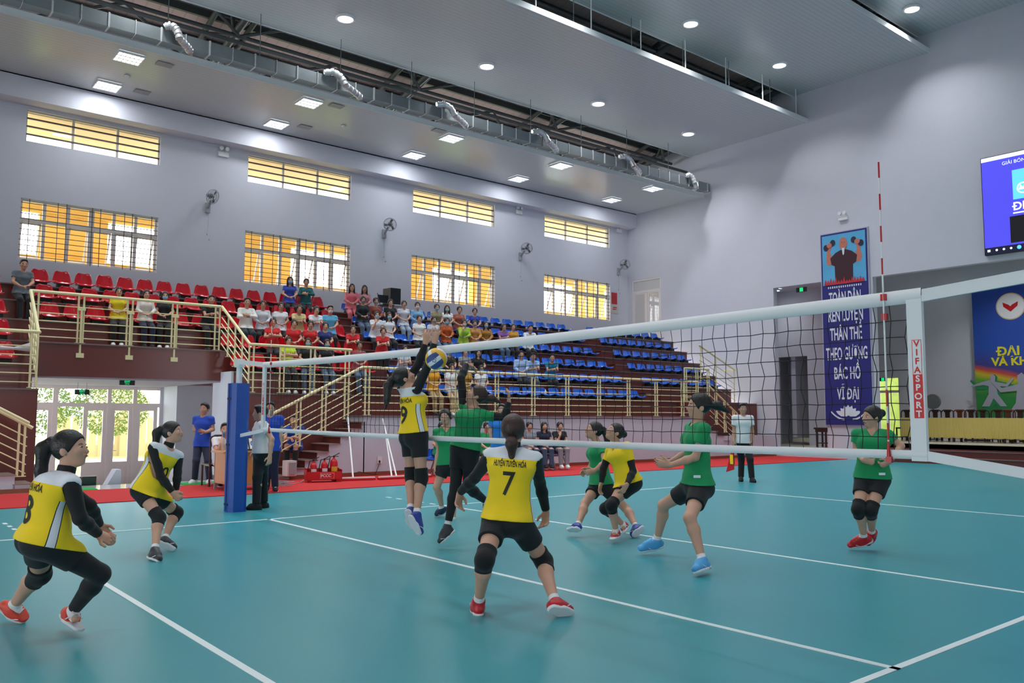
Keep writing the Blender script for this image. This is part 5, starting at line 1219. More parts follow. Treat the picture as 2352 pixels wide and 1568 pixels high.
    if o.get('pattern') == 'yellow':
        mats = jersey(J, root, up, fw, s)
        def colr(c):
            dn = (c - N) @ (-up); lat = (c - P) @ rt; dp = (c - P) @ fw
            yoke = dn < .085 * s; dpt = dp / (.11 * s); ang = np.abs(lat) / s
            side = (ang > .112 + .03 * (dn / (.5 * s))) & (np.abs(dp + .01) < .028 * s) & (dn > .2 * s)
            return np.where(yoke | side, 1, 0)
        colr = None
    sh = volobj('shirt', T, h, mats, root, colr); J['shirtobj'] = sh; J['frame'] = (up, fw, rt)
    if o.get('arms'):        # black under-sleeves
        for c in 'LR':
            if o.get('arms') in ('LR', c):
                A = Vol(); el, wr = J['el' + c], J['wr' + c]; e2 = el + (wr - el) * .97; m2 = el + (wr - el) * .35; ad = nrm(el - SH[c]); A.cone(SH[c], el, .051 * s + .006, .035 * s + .006, .035); A.cone(el, m2, .036 * s + .006, .037 * s + .006, .02); A.cone(m2, wr, .037 * s + .006, .025 * s + .006, .02, cut=[(e2, wr - el)])
                volobj('arm_sleeve', A, h, M_['blk'], root)
        if o.get('collar'):
            A = Vol().cone(N - up * .05 * s, N + (H - N) * .42, .058 * s, .054 * s, .02, cut=[(N + (H - N) * .33, H - N)]); volobj('undershirt_collar', A, h, M_['blk'], root)
    # shorts or trousers
    g = .014 * s; T = Vol(); L = o.get('leg', .45); wt = P + up * .075 * s
    T.cone(P - up * .02 * s, P + up * .06 * s, .112 * s + g * .6, .1 * s + g * .5, .04, ax=rt, sx=1.42)
    T.cut.append((wt, up))
    for q, c in ((-1, 'L'), (1, 'R')):
        T.ell(P - fw * .05 * s + rt * q * .055 * s - up * .035 * s, fw, rt, up, (.088 * s + g * .5, .08 * s + g * .5, .088 * s + g * .5), .04)
        kn, an = J['kn' + c], J['an' + c]
        if L <= 1: pt = HP[c] + (kn - HP[c]) * L; T.cone(HP[c], kn, .085 * s + g, .062 * s + g, .035, cut=[(pt, kn - HP[c])])
        else:
            e = an + (kn - an) * .02; T.cone(HP[c], kn, .085 * s + g, .056 * s + g, .035); T.cone(kn, an, .056 * s + g, .044 * s + g * 1.2, .03, cut=[(e, an - kn)])
    pn = volobj('trousers' if L > 1 else 'shorts', T, h, o.get('pants', M_['blk']), root)
    for c in o.get('legging', ''):
        A = Vol(); A.cone(HP[c], J['kn' + c], .085 * s + .006, .055 * s + .006, .03); kn, an = J['kn' + c], J['an' + c]; cf = kn + (an - kn) * .3
        A.cone(kn, cf, .055 * s + .004, .056 * s + .004, .03); A.cone(cf, an, .056 * s + .004, .036 * s, .03, cut=[(an + (kn - an) * .12, an - kn)]); volobj('legging', A, h, M_['blk'], root)
    for c in o.get('pads', ''):
        kn, an = J['kn' + c], J['an' + c]; a = kn + (HP[c] - kn) * .24; b = kn + (an - kn) * .25; fr = nrm(nrm(kn - HP[c]) - nrm(an - kn) + 1e-4)
        A = Vol().cone(HP[c], kn, .088 * s + .004, .058 * s + .008, .03, cut=[(a, HP[c] - kn)]); A.cone(kn, an, .06 * s + .004, .045 * s + .006, .03, cut=[(b, an - kn)]); A.ell(kn + fr * .014 * s, fr, np.cross(fr, [0, 0, 1]), (0, 0, 1), (.046 * s, .048 * s, .06 * s), .03)
        volobj('knee_pad', A, h, M_['kpad'], root)
    for c in 'LR':
        an, toe, kn = J['an' + c], J['toe' + c], J['kn' + c]
        if o.get('socks', True):
            A = Vol().cone(an, kn, .036 * s, .05 * s, .02, cut=[(an + (kn - an) * .14, kn - an)]); A.cone(an, an + (toe - an) * .3, .036 * s, .034 * s, .02); volobj('sock', A, h, o.get('sockmat', M_['wht']), root)
        tv = toe - an; sd = J.get('sole' + c); 
        leg = nrm(kn - an); f_ = nrm(tv); 
        hd = nrm(tv - leg * (tv @ leg)) if sd is None else nrm(np.array(sd)); dnv = nrm(-leg + hd * (leg @ hd)) if sd is None else None
        # foot axis: toe direction; down = away from ankle, perpendicular to the sole line heel-toe
        side_ = nrm(np.cross(f_, leg)); 
        heel = an - leg * .045 * s - hd * .045 * s; tp = toe
        fa = nrm(tp - heel); dn = nrm(np.cross(fa, side_)); dn = dn if dn @ leg < 0 else -dn
        A = Vol(); A.cone(heel, heel + fa * .1 * s, .036 * s, .042 * s, .03); A.cone(heel + fa * .08 * s, tp - fa * .02 * s, .042 * s, .031 * s, .03, ax=side_, sx=1.2); A.cone(an - leg * .01 * s, heel + fa * .05 * s, .044 * s, .044 * s, .03); A.cone(an + f_ * .01 * s, an + (tp - an) * .62 - dn * .008 * s, .043 * s, .034 * s, .02)
        A.cut.append((an + leg * .02 * s, nrm(leg + f_ * .1)))
        A.cut.append((heel + dn * .026 * s, dn))
        shoe = volobj('shoe', A, h, o.get('shoe' + c, o.get('shoe', M_['wht'])), root)
        A = Vol(); A.cone(heel + dn * .022 * s, heel + fa * .1 * s + dn * .022 * s, .038 * s, .042 * s, .02, ax=side_, sx=1.05); A.cone(heel + fa * .08 * s + dn * .022 * s, tp - fa * .028 * s + dn * .018 * s, .042 * s, .032 * s, .02, ax=side_, sx=1.2)
        A.cut.append((heel + dn * .018 * s, -dn)); A.cut.append((heel + dn * .04 * s, dn)); volobj('shoe_sole', A, h * .8, o.get('sole', M_['wht']), root)
        if h < .0085:
            tm = an + (tp - an) * .45 - dn * .034 * s; fu = nrm(tp - an); b = MB()
            for i in range(4):
                m0 = an + (tp - an) * (.16 + .13 * i) - dn * (.040 - .004 * i) * s; b.tube(m0 - side_ * .026 * s, m0 + side_ * .026 * s + fu * .008, .003, 5)
            b.build('laces', M_['wht'], root); b = MB()
            for g_ in (-1, 1):
                a0 = heel + fa * .06 * s + side_ * g_ * .045 * s; b.path([a0 - dn * .02 * s, a0 + fa * .05 * s + dn * .012 * s + side_ * g_ * .003, a0 + fa * .085 * s - dn * .012 * s + side_ * g_ * .001], .004, 5)
            b.build('shoe_stripe', o.get('sole', M_['wht']), root)
    return J

def solve(par, u, v, L, sg=0):
    """point on the sight line of (u,v) at distance L from par; sg +1 farther root, -1 nearer, 0 closest point"""
    d = nrm(ray(u, v)); w = par - CV; tc = w @ d; perp2 = w @ w - tc * tc
    x = L * L - perp2
    if sg == 0 or x <= 0: return CV + d * tc
    return CV + d * (tc + sg * math.sqrt(x))
def rel(a, pitch=0.0):
    """direction from an angle: 0 away from the camera, 90 image right, 180 towards the camera"""
    a = math.radians(a); p = math.radians(pitch); v = FW * math.cos(a) + RT * math.sin(a); return np.array([v[0] * math.cos(p), v[1] * math.cos(p), math.sin(p)])
def onbody(J, body, size, mt, drop, root, back=True, name='lettering', lat=0.0, width=None, **k):
    """lettering laid on the front or back of the shirt"""
    up, fw, rt = J['frame']; sh = J['shirtobj']; me = sh.data; off = np.array(wloc(root))
    n = np.empty(len(me.vertices) * 3, np.float32); me.vertices.foreach_get('co', n); co = n.reshape(-1, 3)
    bv = BVHTree.FromPolygons([tuple(c) for c in co.tolist()], [tuple(p.vertices) for p in me.polygons])
    V, F = text_geo(body, size, cuts=3, **k)
    if width: V[:, 0] *= width / (V[:, 0].max() - V[:, 0].min())
    dirn = fw if back else -fw; right = rt if back else -rt; c0 = J['neck'] - up * drop - dirn * .5 - off
    out = []
    for x, y, z in V:
        p = c0 + right * (x + lat) + up * y; hit = bv.ray_cast(Vector(p), Vector(dirn), 1.0)
        q = np.array(hit[0]) if hit[0] is not None else p + dirn * .4
        out.append(q - dirn * .0035 + off)
    return meshobj(name, out, F, mt, root)
# ---------------------------------------------------------------- players and people on the floor
LOG = []
def pose(q):
    """joints from sight lines, limb lengths and the floor"""
    s = q['s']; fa = rel(q['face']); L1, L2 = .40 * s, .385 * s
    def build(dep):
        J = {'pel': atd(*q['pel'], dep)}; J['neck'] = solve(J['pel'], *q['neck'][:2], .49 * s, q['neck'][2] if len(q['neck']) > 2 else 0)
        J['head'] = solve(J['neck'], *q['head'][:2], .155 * s, q['head'][2] if len(q['head']) > 2 else 0); J['face'] = fa; J['look'] = rel(*q['look'])
        up = nrm(J['neck'] - J['pel']); fw = nrm(fa - up * (fa @ up)); rt = np.cross(fw, up); cost = 0
        for sg, c in ((-1, 'L'), (1, 'R')):
            hip = J['pel'] - up * .03 * s + rt * sg * .085 * s; k = q['kn' + c]; a = q['an' + c]; t = q['toe' + c]
            if len(a) > 2 and a[2] == 'z': an = at(a[0], a[1], 'z', a[3]); 
            else: an = None
            if an is not None:
                d = nrm(ray(*k[:2])); best = None
                base = (hip - CV) @ d
                for x in np.linspace(-.5, .5, 101):
                    p = CV + d * (base + x); e = (np.linalg.norm(p - hip) - L1) ** 2 + (np.linalg.norm(p - an) - L2) ** 2 + (1e-4 * abs(x - k[2] * .2) if len(k) > 2 else 0)
                    if best is None or e < best[0]: best = (e, p)
                kn = best[1]; cost += best[0]
            else:
                kn = solve(hip, *k[:2], L1, k[2] if len(k) > 2 else 0); an = solve(kn, *a[:2], L2, a[2] if len(a) > 2 else 0)
            J['kn' + c], J['an' + c] = kn, an
            if len(t) > 2 and t[2] == 'z': J['toe' + c] = at(t[0], t[1], 'z', t[3])
            else: J['toe' + c] = solve(an, *t[:2], .17 * s, t[2] if len(t) > 2 else 0)
            v = J['toe' + c] - an; L = np.linalg.norm(v)
            if L > .2 * s: J['toe' + c] = an + v * (.2 * s / L)
        return J, cost
    d0 = q['dep']; cand = [d0] if q.get('fix') else list(np.arange(d0 - .5, d0 + .5, .04))
    J, c, d0 = min(((*build(d), d) for d in cand), key=lambda z: z[1] + .0004 * abs(z[2] - q['dep']))
    N = J['neck']; up = nrm(N - J['pel']); fw = nrm(fa - up * (fa @ up)); rt = np.cross(fw, up)
    for sg, c_ in ((-1, 'L'), (1, 'R')):
        sh = N - up * .05 * s + rt * sg * .155 * s
        if 'sh' + c_ in q: J['sh' + c_] = np.array(q['sh' + c_], float); sh = sh + J['sh' + c_]
        J['el' + c_] = solve(sh, *q['el' + c_][:2], .275 * s, q['el' + c_][2] if len(q['el' + c_]) > 2 else 0)
        J['wr' + c_] = solve(J['el' + c_], *q['wr' + c_][:2], .24 * s, q['wr' + c_][2] if len(q['wr' + c_]) > 2 else 0)
        J['ha' + c_] = solve(J['wr' + c_], *q['ha' + c_][:2], .16 * s, q['ha' + c_][2] if len(q['ha' + c_]) > 2 else 0)
        for a, b, L in (('el', 'wr', .24), ('wr', 'ha', .16)):
            v = J[b + c_] - J[a + c_]; l = np.linalg.norm(v)
            if l < 1e-6: J[b + c_] = J[a + c_] + np.array((0, 0, -.05))
        if 'palm' + c_ in q: J['palm' + c_] = np.array(q['palm' + c_], float)
        if 'thumb' + c_ in q: J['thumb' + c_] = q['thumb' + c_]
    for k in ('bow', 'hairback', 'soleL', 'soleR'):
        if k in q: J[k] = q[k]
    n_ = np.linalg.norm
    LOG.append('%-10s dep %.2f cost %.4f torso %.2f' % (q['id'], d0, c, n_(N - J['pel']) / s) + ' ' + ' '.join('%s %.2f/%.2f' % (c_, n_(J['el' + c_] - (N - up * .05 * s + rt * g * .155 * s)) / s, n_(J['wr' + c_] - J['el' + c_]) / s) for g, c_ in ((-1, 'L'), (1, 'R'))) + ' legs ' + ' '.join('%.2f/%.2f z%.2f' % (n_(J['kn' + c_] - J['pel']) / s, n_(J['an' + c_] - J['kn' + c_]) / s, J['an' + c_][2]) for c_ in 'LR') + ' pel ' + str(np.round(J['pel'], 2)))
    return J
def player(q, label, group, **o):
    J = pose(q); base = (J['anL'] + J['anR']) / 2; t = empty('person', (base[0], base[1], 0 if not q.get('air') else base[2] - .1), label, 'person', group)
    fig(t, J, dict(o, s=q['s'])); return t, J
GY, GG = 'yellow team players', 'green team players'
red_shoe = cloth('red_shoe', srgb(196, 16, 36), .4); orange_shoe = cloth('orange_shoe', srgb(222, 70, 48), .5); lblue_shoe = cloth('light_blue_shoe', srgb(80, 165, 222), .4); blue_shoe = cloth('royal_blue_shoe', srgb(28, 62, 150), .4); dk_shoe = cloth('dark_grey_shoe', srgb(52, 54, 58), .45); lime_shoe = cloth('navy_lime_shoe', srgb(22, 44, 74), .45)
m_num = mat('number_print', srgb(34, 34, 20), .6)

# number 7 in the foreground, seen from behind
q = dict(id='seven', s=1.06, dep=6.3, face=8, pel=(1166, 1188), neck=(1179, 1026), head=(1179, 990), look=(6, 4), knL=(1113, 1286), knR=(1249, 1288), anL=(1100, 1379, 'z', .10), anR=(1275, 1383, 'z', .10), toeL=(1095, 1393, 'z', .03), toeR=(1312, 1402, 'z', .03),
         elL=(1090, 1097, 1), wrL=(1057, 1130, 1), haL=(1053, 1153), elR=(1240, 1108, 1), wrR=(1254, 1172, 1), haR=(1252, 1205), bow=.02, shL=(-.01, .0, -.02), shR=(.01, 0, -.02))
q['toeL'] = (1091, 1384, 'z', .03)
t, J = player(q, 'person in yellow number 7 jersey standing with legs apart, back to the camera', GY, pattern='yellow', shirt=None, sleeve=0, arms='LR', collar=True, leg=.52, pads='LR', hem=0.015, shoe=red_shoe, hairstyle='lowpony', hairmat=M_['hairb'], h=.006, curl=.5)
t7 = t
onbody(J, 'HUYỆN TUYÊN HÓA', .062, m_num, .13, t, width=.25, bold=.0015); onbody(J, '7', .25, m_num, .285, t, bold=.003, width=.095)
# number 8 at the left edge
q = dict(id='eight', s=1.05, dep=5.2, face=46, pel=(103, 1232), neck=(152, 1086), head=(163, 1032), look=(88, 8), knL=(92, 1318), knR=(230, 1318), anL=(30, 1392, 'z', .12), anR=(163, 1408, 'z', .12), toeL=(60, 1421, 'z', .03), toeR=(212, 1463, 'z', .03),
         elR=(184, 1190, 0), wrR=(226, 1226, 1), haR=(252, 1240), elL=(205, 1160, 1), wrL=(228, 1205, 1), haL=(244, 1225), bow=.05)
t, J = player(q, 'person in yellow number 8 jersey crouching at the left edge, one leg in black legging', GY, pattern='yellow', shirt=None, sleeve=0, arms='LR', collar=True, leg=.5, legging='R', pads='L', hem=0.045, shoe=orange_shoe, hairstyle='pony', h=.006, curl=1.0)
onbody(J, 'H. TUYÊN HÓA', .062, m_num, .13, t, width=.25, bold=.0015); onbody(J, '8', .25, m_num, .28, t, bold=.005, width=.13)
# number 10
q = dict(id='ten', s=1.0, dep=9.4, face=126, pel=(341, 1124), neck=(387, 1026), head=(397, 993), look=(88, 10), knL=(406, 1177), knR=(365, 1188), anL=(378, 1238, 'z', .13), anR=(356, 1262, 'z', .1), toeL=(404, 1258, 'z', .03), toeR=(368, 1283, 'z', .03),
         elR=(369, 1094, -1), wrR=(397, 1130, 0), haR=(411, 1146), elL=(408, 1085, 0), wrL=(404, 1127, 0), haL=(413, 1141), bow=.05)
t, J = player(q, 'person in yellow number 10 jersey bending forward, hands together, left of the blue post', GY, pattern='yellow', shirt=None, sleeve=0, arms='LR', collar=True, leg=.45, pads='LR', hem=0.045, shoe=dk_shoe, hairstyle='pony', curl=1.2)
onbody(J, '10', .16, m_num, .27, t, back=False, bold=.003, width=.15)
# blocker jumping at the net
q = dict(id='block', s=1.0, dep=8.75, fix=True, air=True, face=52, pel=(951, 996), neck=(940, 891, 0), head=(929, 868), look=(75, 35), knL=(945, 1094, 1), knR=(968, 1098, 0), anL=(943, 1170, -1), anR=(957, 1180, -1), toeL=(950, 1212, 0), toeR=(968, 1226, 0),
         elL=(961, 836, 0), wrL=(977, 789, 0), haL=(984, 750), elR=(984, 838, 0), wrR=(998, 787, 0), haR=(1004, 748), palmL=tuple(FW), palmR=tuple(FW), bow=-.02)
t, J = player(q, 'person in yellow jersey jumping at the net with both arms raised to block', GY, pattern='yellow', shirt=None, sleeve=0, arms='LR', leg=.5, pads='LR', hem=-0.02, shoe=blue_shoe, hairstyle='pony', curl=.15, spread=2.5)
onbody(J, 'TUYÊN HÓA', .062, m_num, .13, t, width=.25, bold=.0015); onbody(J, '9', .25, m_num, .28, t, width=.13, bold=.005)
# attacker
q = dict(id='attack', s=1.0, dep=9.45, fix=True, air=True, face=-150, pel=(1069, 1028), neck=(1089, 936, 0), head=(1093, 908), look=(-100, 30), knL=(1075, 1118, 1), knR=(1046, 1118, -1), anL=(1118, 1152, 1), anR=(1028, 1207, 1), toeL=(1140, 1165, 1), toeR=(1001, 1256, -1),
         elR=(1059, 868, 0), wrR=(1072, 836, 1), haR=(1092, 846, 0), elL=(1160, 958, 0), wrL=(1169, 922, 0), haL=(1169, 892), bow=-.05, hairback=tuple(RT))
t, J = player(q, 'person in green jersey leaping to spike the ball on the far side of the net', GG, shirt=M_['grn'], vneck=True, sleeve=.45, arms='LR', leg=.5, legging='LR', hem=0, shoe=dk_shoe, hairstyle='tailback', hairmat=M_['hairb'], curl=.3, spread=1)
# green player behind the attacker
q = dict(id='gbehind', s=1.0, dep=12.1, fix=True, face=-172, pel=(1033, 1066), neck=(1027, 981), head=(1023, 958), look=(-172, 2), knR=(1003, 1118), knL=(1042, 1120), anR=(1015, 1166, 1), anL=(1041, 1198), toeR=(1000, 1182), toeL=(1040, 1214),
         elR=(1008, 1036, 0), wrR=(1000, 1070, 0), haR=(998, 1088), elL=(1082, 1022, 0), wrL=(1095, 1050, 0), haL=(1098, 1068))
t, J = player(q, 'person in green jersey facing the camera, half hidden behind the spiking player', GG, shirt=M_['grn'], vneck=True, sleeve=.45, leg=.5, hem=0, shoe=lime_shoe, hairstyle='tied', curl=.4)
# middle green player
q = dict(id='gmid', s=1.0, dep=10.5, face=-105, pel=(1379, 1108), neck=(1372, 1014), head=(1363, 989), look=(-98, 20), knR=(1343, 1156), knL=(1438, 1168), anR=(1327, 1207, 'z', .14), anL=(1461, 1210, 'z', .12), toeR=(1294, 1217, 'z', .05), toeL=(1450, 1229, 'z', .03),
         elL=(1390, 1062, -1), wrL=(1366, 1080, 0), haL=(1348, 1086), elR=(1364, 1058, 0), wrR=(1352, 1076, 0), haR=(1344, 1082))
t, J = player(q, 'person in green jersey running left behind the yellow shirted libero', GG, shirt=M_['grn'], sleeve=.5, leg=.5, hem=0.02, shoe=blue_shoe, hairstyle='pony', curl=.5)
# libero
q = dict(id='libero', s=.97, dep=9.55, face=-125, pel=(1443, 1106), neck=(1417, 1020), head=(1411, 993), look=(-105, 30), knR=(1404, 1161, -1), knL=(1390, 1168), anR=(1415, 1221, 'z', .12), anL=(1433, 1206, 'z', .15), toeR=(1386, 1254, 'z', .03), toeL=(1426, 1240, 'z', .04),
         elR=(1386, 1075, 0), wrR=(1381, 1109, 0), haR=(1376, 1131), elL=(1454, 1082, 0), wrL=(1440, 1112, -1), haL=(1430, 1128))
t, J = player(q, 'person in plain yellow v-neck shirt with black arm sleeves crouching among the green players', GG, shirt=M_['yel'], vneck=True, sleeve=.55, arms='LR', leg=.4, pads='LR', hem=0.02, shoe=red_shoe, hairstyle='bun', curl=.4)
# tall green player
q = dict(id='tall', s=1.1, dep=8.0, face=-100, pel=(1601, 1112), neck=(1602, 970), head=(1604, 933), look=(-92, 4), knR=(1524, 1160), knL=(1584, 1190), anR=(1509, 1239, 'z', .16), anL=(1613, 1285, 'z', .13), toeR=(1458, 1264, 'z', .05), toeL=(1580, 1325, 'z', .03),
         elL=(1597, 1050, -1), wrL=(1540, 1068, 0), haL=(1510, 1064), elR=(1580, 1040, 0), wrR=(1536, 1062, 0), haR=(1512, 1060))
t, J = player(q, 'tall person in green jersey and light blue shoes standing behind the net', GG, shirt=M_['grn'], sleeve=.5, leg=.55, hem=-0, shoe=lblue_shoe, hairstyle='tailback', h=.0065, curl=.5)
tagm = mat('reflective_tag', srgb(250, 250, 255), .3, emit=(1, 1, 1, 1), es=.6)
def shirttag(J, t, u, v, q=.16):
    c = atd(u, v, depth_of(J['pel']) - q); b = MB(); b.obox(c, RT * .034, FW * .004, (0, 0, .013)); b.build('shirt_tag', mat('white_tag', srgb(250, 250, 255), .3), t)
shirttag(J, t, 1601, 1094, .21)
# green player at the right
q = dict(id='right', s=1.02, dep=9.4, face=-150, pel=(2004, 1094), neck=(2004, 985), head=(2002, 958), look=(-100, 0), knR=(1971, 1170), knL=(2000, 1173), anR=(1984, 1232, 'z', .16), anL=(2002, 1222, 'z', .2), toeR=(1948, 1252, 'z', .05), toeL=(1990, 1250, 'z', .06),
         elR=(1966, 1034, 0), wrR=(1982, 1056, -1), haR=(2000, 1060), elL=(2070, 1024, 0), wrL=(2045, 1058, -1), haL=(2024, 1070))
t, J = player(q, 'person in green jersey and red shoes standing alone at the right behind the net', GG, shirt=M_['grn'], vneck=True, sleeve=.5, leg=.5, pads='LR', hem=0.02, shoe=red_shoe, hairstyle='bun', curl=.8)
shirttag(J, t, 2026, 1088)

# ball
bc = atd(1002, 824, 8.0); t = tag(bpy.data.objects.new('volleyball', None), 'yellow white and blue volleyball in the air above the net band', 'ball'); COL.objects.link(t); t.location = [float(c) for c in bc]
cols = [mat('ball_yellow', srgb(236, 180, 40), .5), mat('ball_blue', srgb(58, 78, 140), .5), mat('ball_white', srgb(232, 232, 236), .5)]
V = Vol(); R_ = .105; V.ell(bc, (1, 0, 0), (0, 1, 0), (0, 0, 1), (R_, R_, R_))
def bcol(c):
    w = (c - bc) @ np.array([RT, FW, [0, 0, 1]]).T; w = w @ np.array([[.8, -.3, .52], [.1, .93, .35], [-.6, -.2, .78]]).T / R_
    a = np.abs(w); ax = a.argmax(1); oth = w[np.arange(len(w)), (ax + 1) % 3]; k = np.clip(((oth + .58) / .39).astype(int), 0, 2)
    return np.where(k == 1, 2, np.where((k + ax) % 2 == 0, 0, 1))
volobj('ball_panels', V, .0035, cols, t, bcol)
text('DIG', .05, cols[1], bc - FW * .108 - np.array((0, 0, 0.0)), nrm(RT * .25 + np.array((0, 0, 1)) * .95), nrm(-RT * .95 + np.array((0, 0, .25))), t)

# ---- people round the court
def stand(idn, s, dep, face, head, neck, pel, feet, arms, look=None, kn=None, **k):
    (l, r) = feet; q = dict(id=idn, s=s, dep=dep, face=face, look=look or (face, 0), head=head, neck=neck, pel=pel, anL=(l[0], l[1], 'z', .09), anR=(r[0], r[1], 'z', .09))
    q['knL'], q['knR'] = kn or (((pel[0] + l[0]) / 2 + .3 * (l[0] - pel[0]), (pel[1] + l[1]) / 2), ((pel[0] + r[0]) / 2 + .3 * (r[0] - pel[0]), (pel[1] + r[1]) / 2))
    q.update(arms); q.update(k)
    px = FPX / dep
    for c, f in (('L', l), ('R', r)):
        an = at(f[0], f[1], 'z', .09); tp = an + rel(face + (-12 if c == 'L' else 12)) * .14 * s; tp[2] = .03
        w = RC @ (tp - CV); q['toe' + c] = (1176 + FPX * w[0] / w[2], 784 - FPX * w[1] / w[2], 'z', .03)
    return q
GP = 'officials and helpers round the court'
q = stand('linejudge', 1.05, 19.0, 180, (1706, 938.5), (1706, 953), (1706, 1011), ((1727, 1098), (1702, 1096)), dict(elR=(1686, 990, 0), wrR=(1685, 1013, -1), haR=(1685, 1025), elL=(1728, 990, 0), wrL=(1728, 1012, -1), haL=(1727, 1024)))
t, J = player(q, 'line judge in white shirt and black trousers holding a red and yellow flag', GP, shirt=M_['wht'], male=True, sleeve=.55, leg=2, pants=M_['blk'], hem=.06, shoe=M_['blk'], sole=M_['blk'], hairstyle='short', skin=M_['skin2'], h=.009)
w0 = J['haR']; t = empty('signal_flag', w0, 'red and yellow signal flag hanging from the hand of the line judge', 'flag')
b = MB(); a = w0 + np.array((0, 0, .03)); dn = nrm(np.array((-.25, -.2, -1))); b.tube(a - dn * .1, a + dn * .45, .008, 6); b.build('flag_stick', m_wood, t)
b = MB(); c0 = a + dn * .08; c1 = a + dn * .5; sd = nrm(-RT * .8 + np.array((0, 0, -.5)))
P4 = [c0, c0 + sd * .06, c1 + sd * .22, c1 + dn * .06, c1]; V = P4 + [p + FW * .01 for p in P4]; b.add(V, [(0, 1, 2, 3, 4), (9, 8, 7, 6, 5), (0, 5, 6, 1), (1, 6, 7, 2), (2, 7, 8, 3), (3, 8, 9, 4)], 0); m_ = (c0 + c1) / 2 + sd * .07
b.obox(m_ - FW * .008, nrm(dn) * .11, FW * .006, np.cross(FW, dn) * .035, 1); b.build('flag_cloth', [m_red, M_['yel']], t)
q = stand('referee', 1.05, 13.5, -120, (597, 948), (600, 967), (600, 1034), ((606, 1153), (589, 1157)), dict(elL=(624, 1008, -1), wrL=(620, 1046, 0), haL=(618, 1070), elR=(585, 1005, 1), wrR=(585, 1035, 0), haR=(584, 1052)), look=(-95, 0))
player(q, 'referee in white shirt and black trousers standing directly behind the blue padded post', GP, shirt=M_['wht'], male=True, sleeve=.55, leg=2, pants=M_['blk'], hem=.04, shoe=M_['blk'], sole=M_['blk'], hairstyle='short', h=.008)
q = stand('bluestand', 1.05, 18.3, -170, (470, 939), (468, 955), (465, 1016), ((481, 1102), (447, 1101)), dict(elR=(447, 987, 0), wrR=(468, 987, -1), haR=(479, 984), elL=(489, 986, 0), wrL=(472, 992, -1), haL=(459, 988), palmR=tuple(-FW), palmL=tuple(-FW)))
t, J = player(q, 'man in blue polo shirt with folded arms standing by the wall left of the desk', GP, shirt=M_['blue'], male=True, sleeve=.5, leg=2, pants=M_['navy'], hem=.08, shoe=M_['wht'], hairstyle='short', h=.009, skin=M_['skin2'])
q = stand('blueback', 1.05, 15.6, 170, (621, 938), (621, 954), (622, 1025), ((632, 1118), (612, 1118)), dict(elR=(602, 990, 0), wrR=(603, 1015, 0), haR=(604, 1030), elL=(644, 992, 0), wrL=(646, 1018, 0), haL=(646, 1032)))
player(q, 'man in blue polo shirt standing behind the referee', GP, shirt=M_['blue'], male=True, sleeve=.5, leg=2, pants=M_['navy'], hem=.08, shoe=M_['blk'], hairstyle='short', h=.01)
q = stand('coach', 1.03, 17.5, -175, (1152, 941), (1150, 958), (1148, 1024), ((1160, 1105), (1138, 1105)), dict(elR=(1127, 993, 0), wrR=(1131, 1016, 0), haR=(1133, 1030), elL=(1172, 990, 0), wrL=(1168, 965, -1), haL=(1158, 955)))
player(q, 'man with glasses in bright blue polo shirt standing behind the bench area', GP, shirt=M_['sky'], male=True, sleeve=.5, leg=2, pants=M_['navy'], hem=.08, shoe=M_['blk'], hairstyle='short', h=.01)
def sit(idn, s, base, yaw, z, uarms='lap', lean=0.1, foot=0.09, cross=False):
    """seated joints: base = (x,y) under the pelvis, z = pelvis height, yaw = world facing angle in degrees (0 = -Y)"""
    a = math.radians(yaw); f = np.array([math.sin(a), -math.cos(a), 0]); u0 = np.array([0, 0, 1.0]); r = np.cross(f, u0)
    P = np.array([base[0], base[1], z]); up = nrm(u0 + f * lean); J = dict(pel=P, neck=P + up * .49 * s, face=f); J['look'] = f; J['head'] = J['neck'] + nrm(up + f * .25) * .155 * s
    kz = min(z + .02, foot + .45 * s)
    for q_, c in ((-1, 'L'), (1, 'R')):
        J['kn' + c] = P + f * .40 * s + r * q_ * .10 * s; J['kn' + c][2] = kz + .03; J['an' + c] = np.array([*(P + f * .42 * s + r * q_ * .09 * s)[:2], foot + .05]); J['toe' + c] = J['an' + c] + f * .15 * s - u0 * .05
    fr = lambda x, y_, z_: P + r * x * s + f * y_ * s + u0 * z_ * s
    l3 = lean * .45
    if uarms == 'lap': A = dict(el=(.20, .06 + l3, .22), wr=(.08, .24 + l3, .11), ha=(-.03, .32 + l3, .09), palm=-u0)
    elif uarms == 'cross': A = dict(el=(.21, .10 + l3, .24), wr=(.0, .20 + l3, .25), ha=(-.13, .18 + l3, .27), palm=-f)
    elif uarms == 'knees': A = dict(el=(.21, .20 + l3, .18), wr=(.12, .38, .13), ha=(.10, .48, .08), palm=-u0)
    elif uarms == 'lean': A = dict(el=(.15, .34, .17), wr=(.05, .50, .22), ha=(-.05, .55, .19), palm=-u0)
    elif uarms == 'chin': A = dict(el=(.14, .27, .18), wr=(.08, .26 + l3, .38), ha=(.03, .20 + l3, .50), palm=-f)
    for q_, c in ((-1, 'L'), (1, 'R')):
        B_ = A
        if uarms == 'chin' and c == 'L': B_ = dict(el=(.18, .16, .20), wr=(.06, .30, .14), ha=(-.05, .34, .12), palm=-u0)
        for k in ('el', 'wr', 'ha'): J[k + c] = fr(B_[k][0] * q_, B_[k][1] + (.02 if c == 'L' and uarms == 'cross' else 0), B_[k][2] + (.02 if c == 'L' else 0))
        J['palm' + c] = B_['palm']
    return J
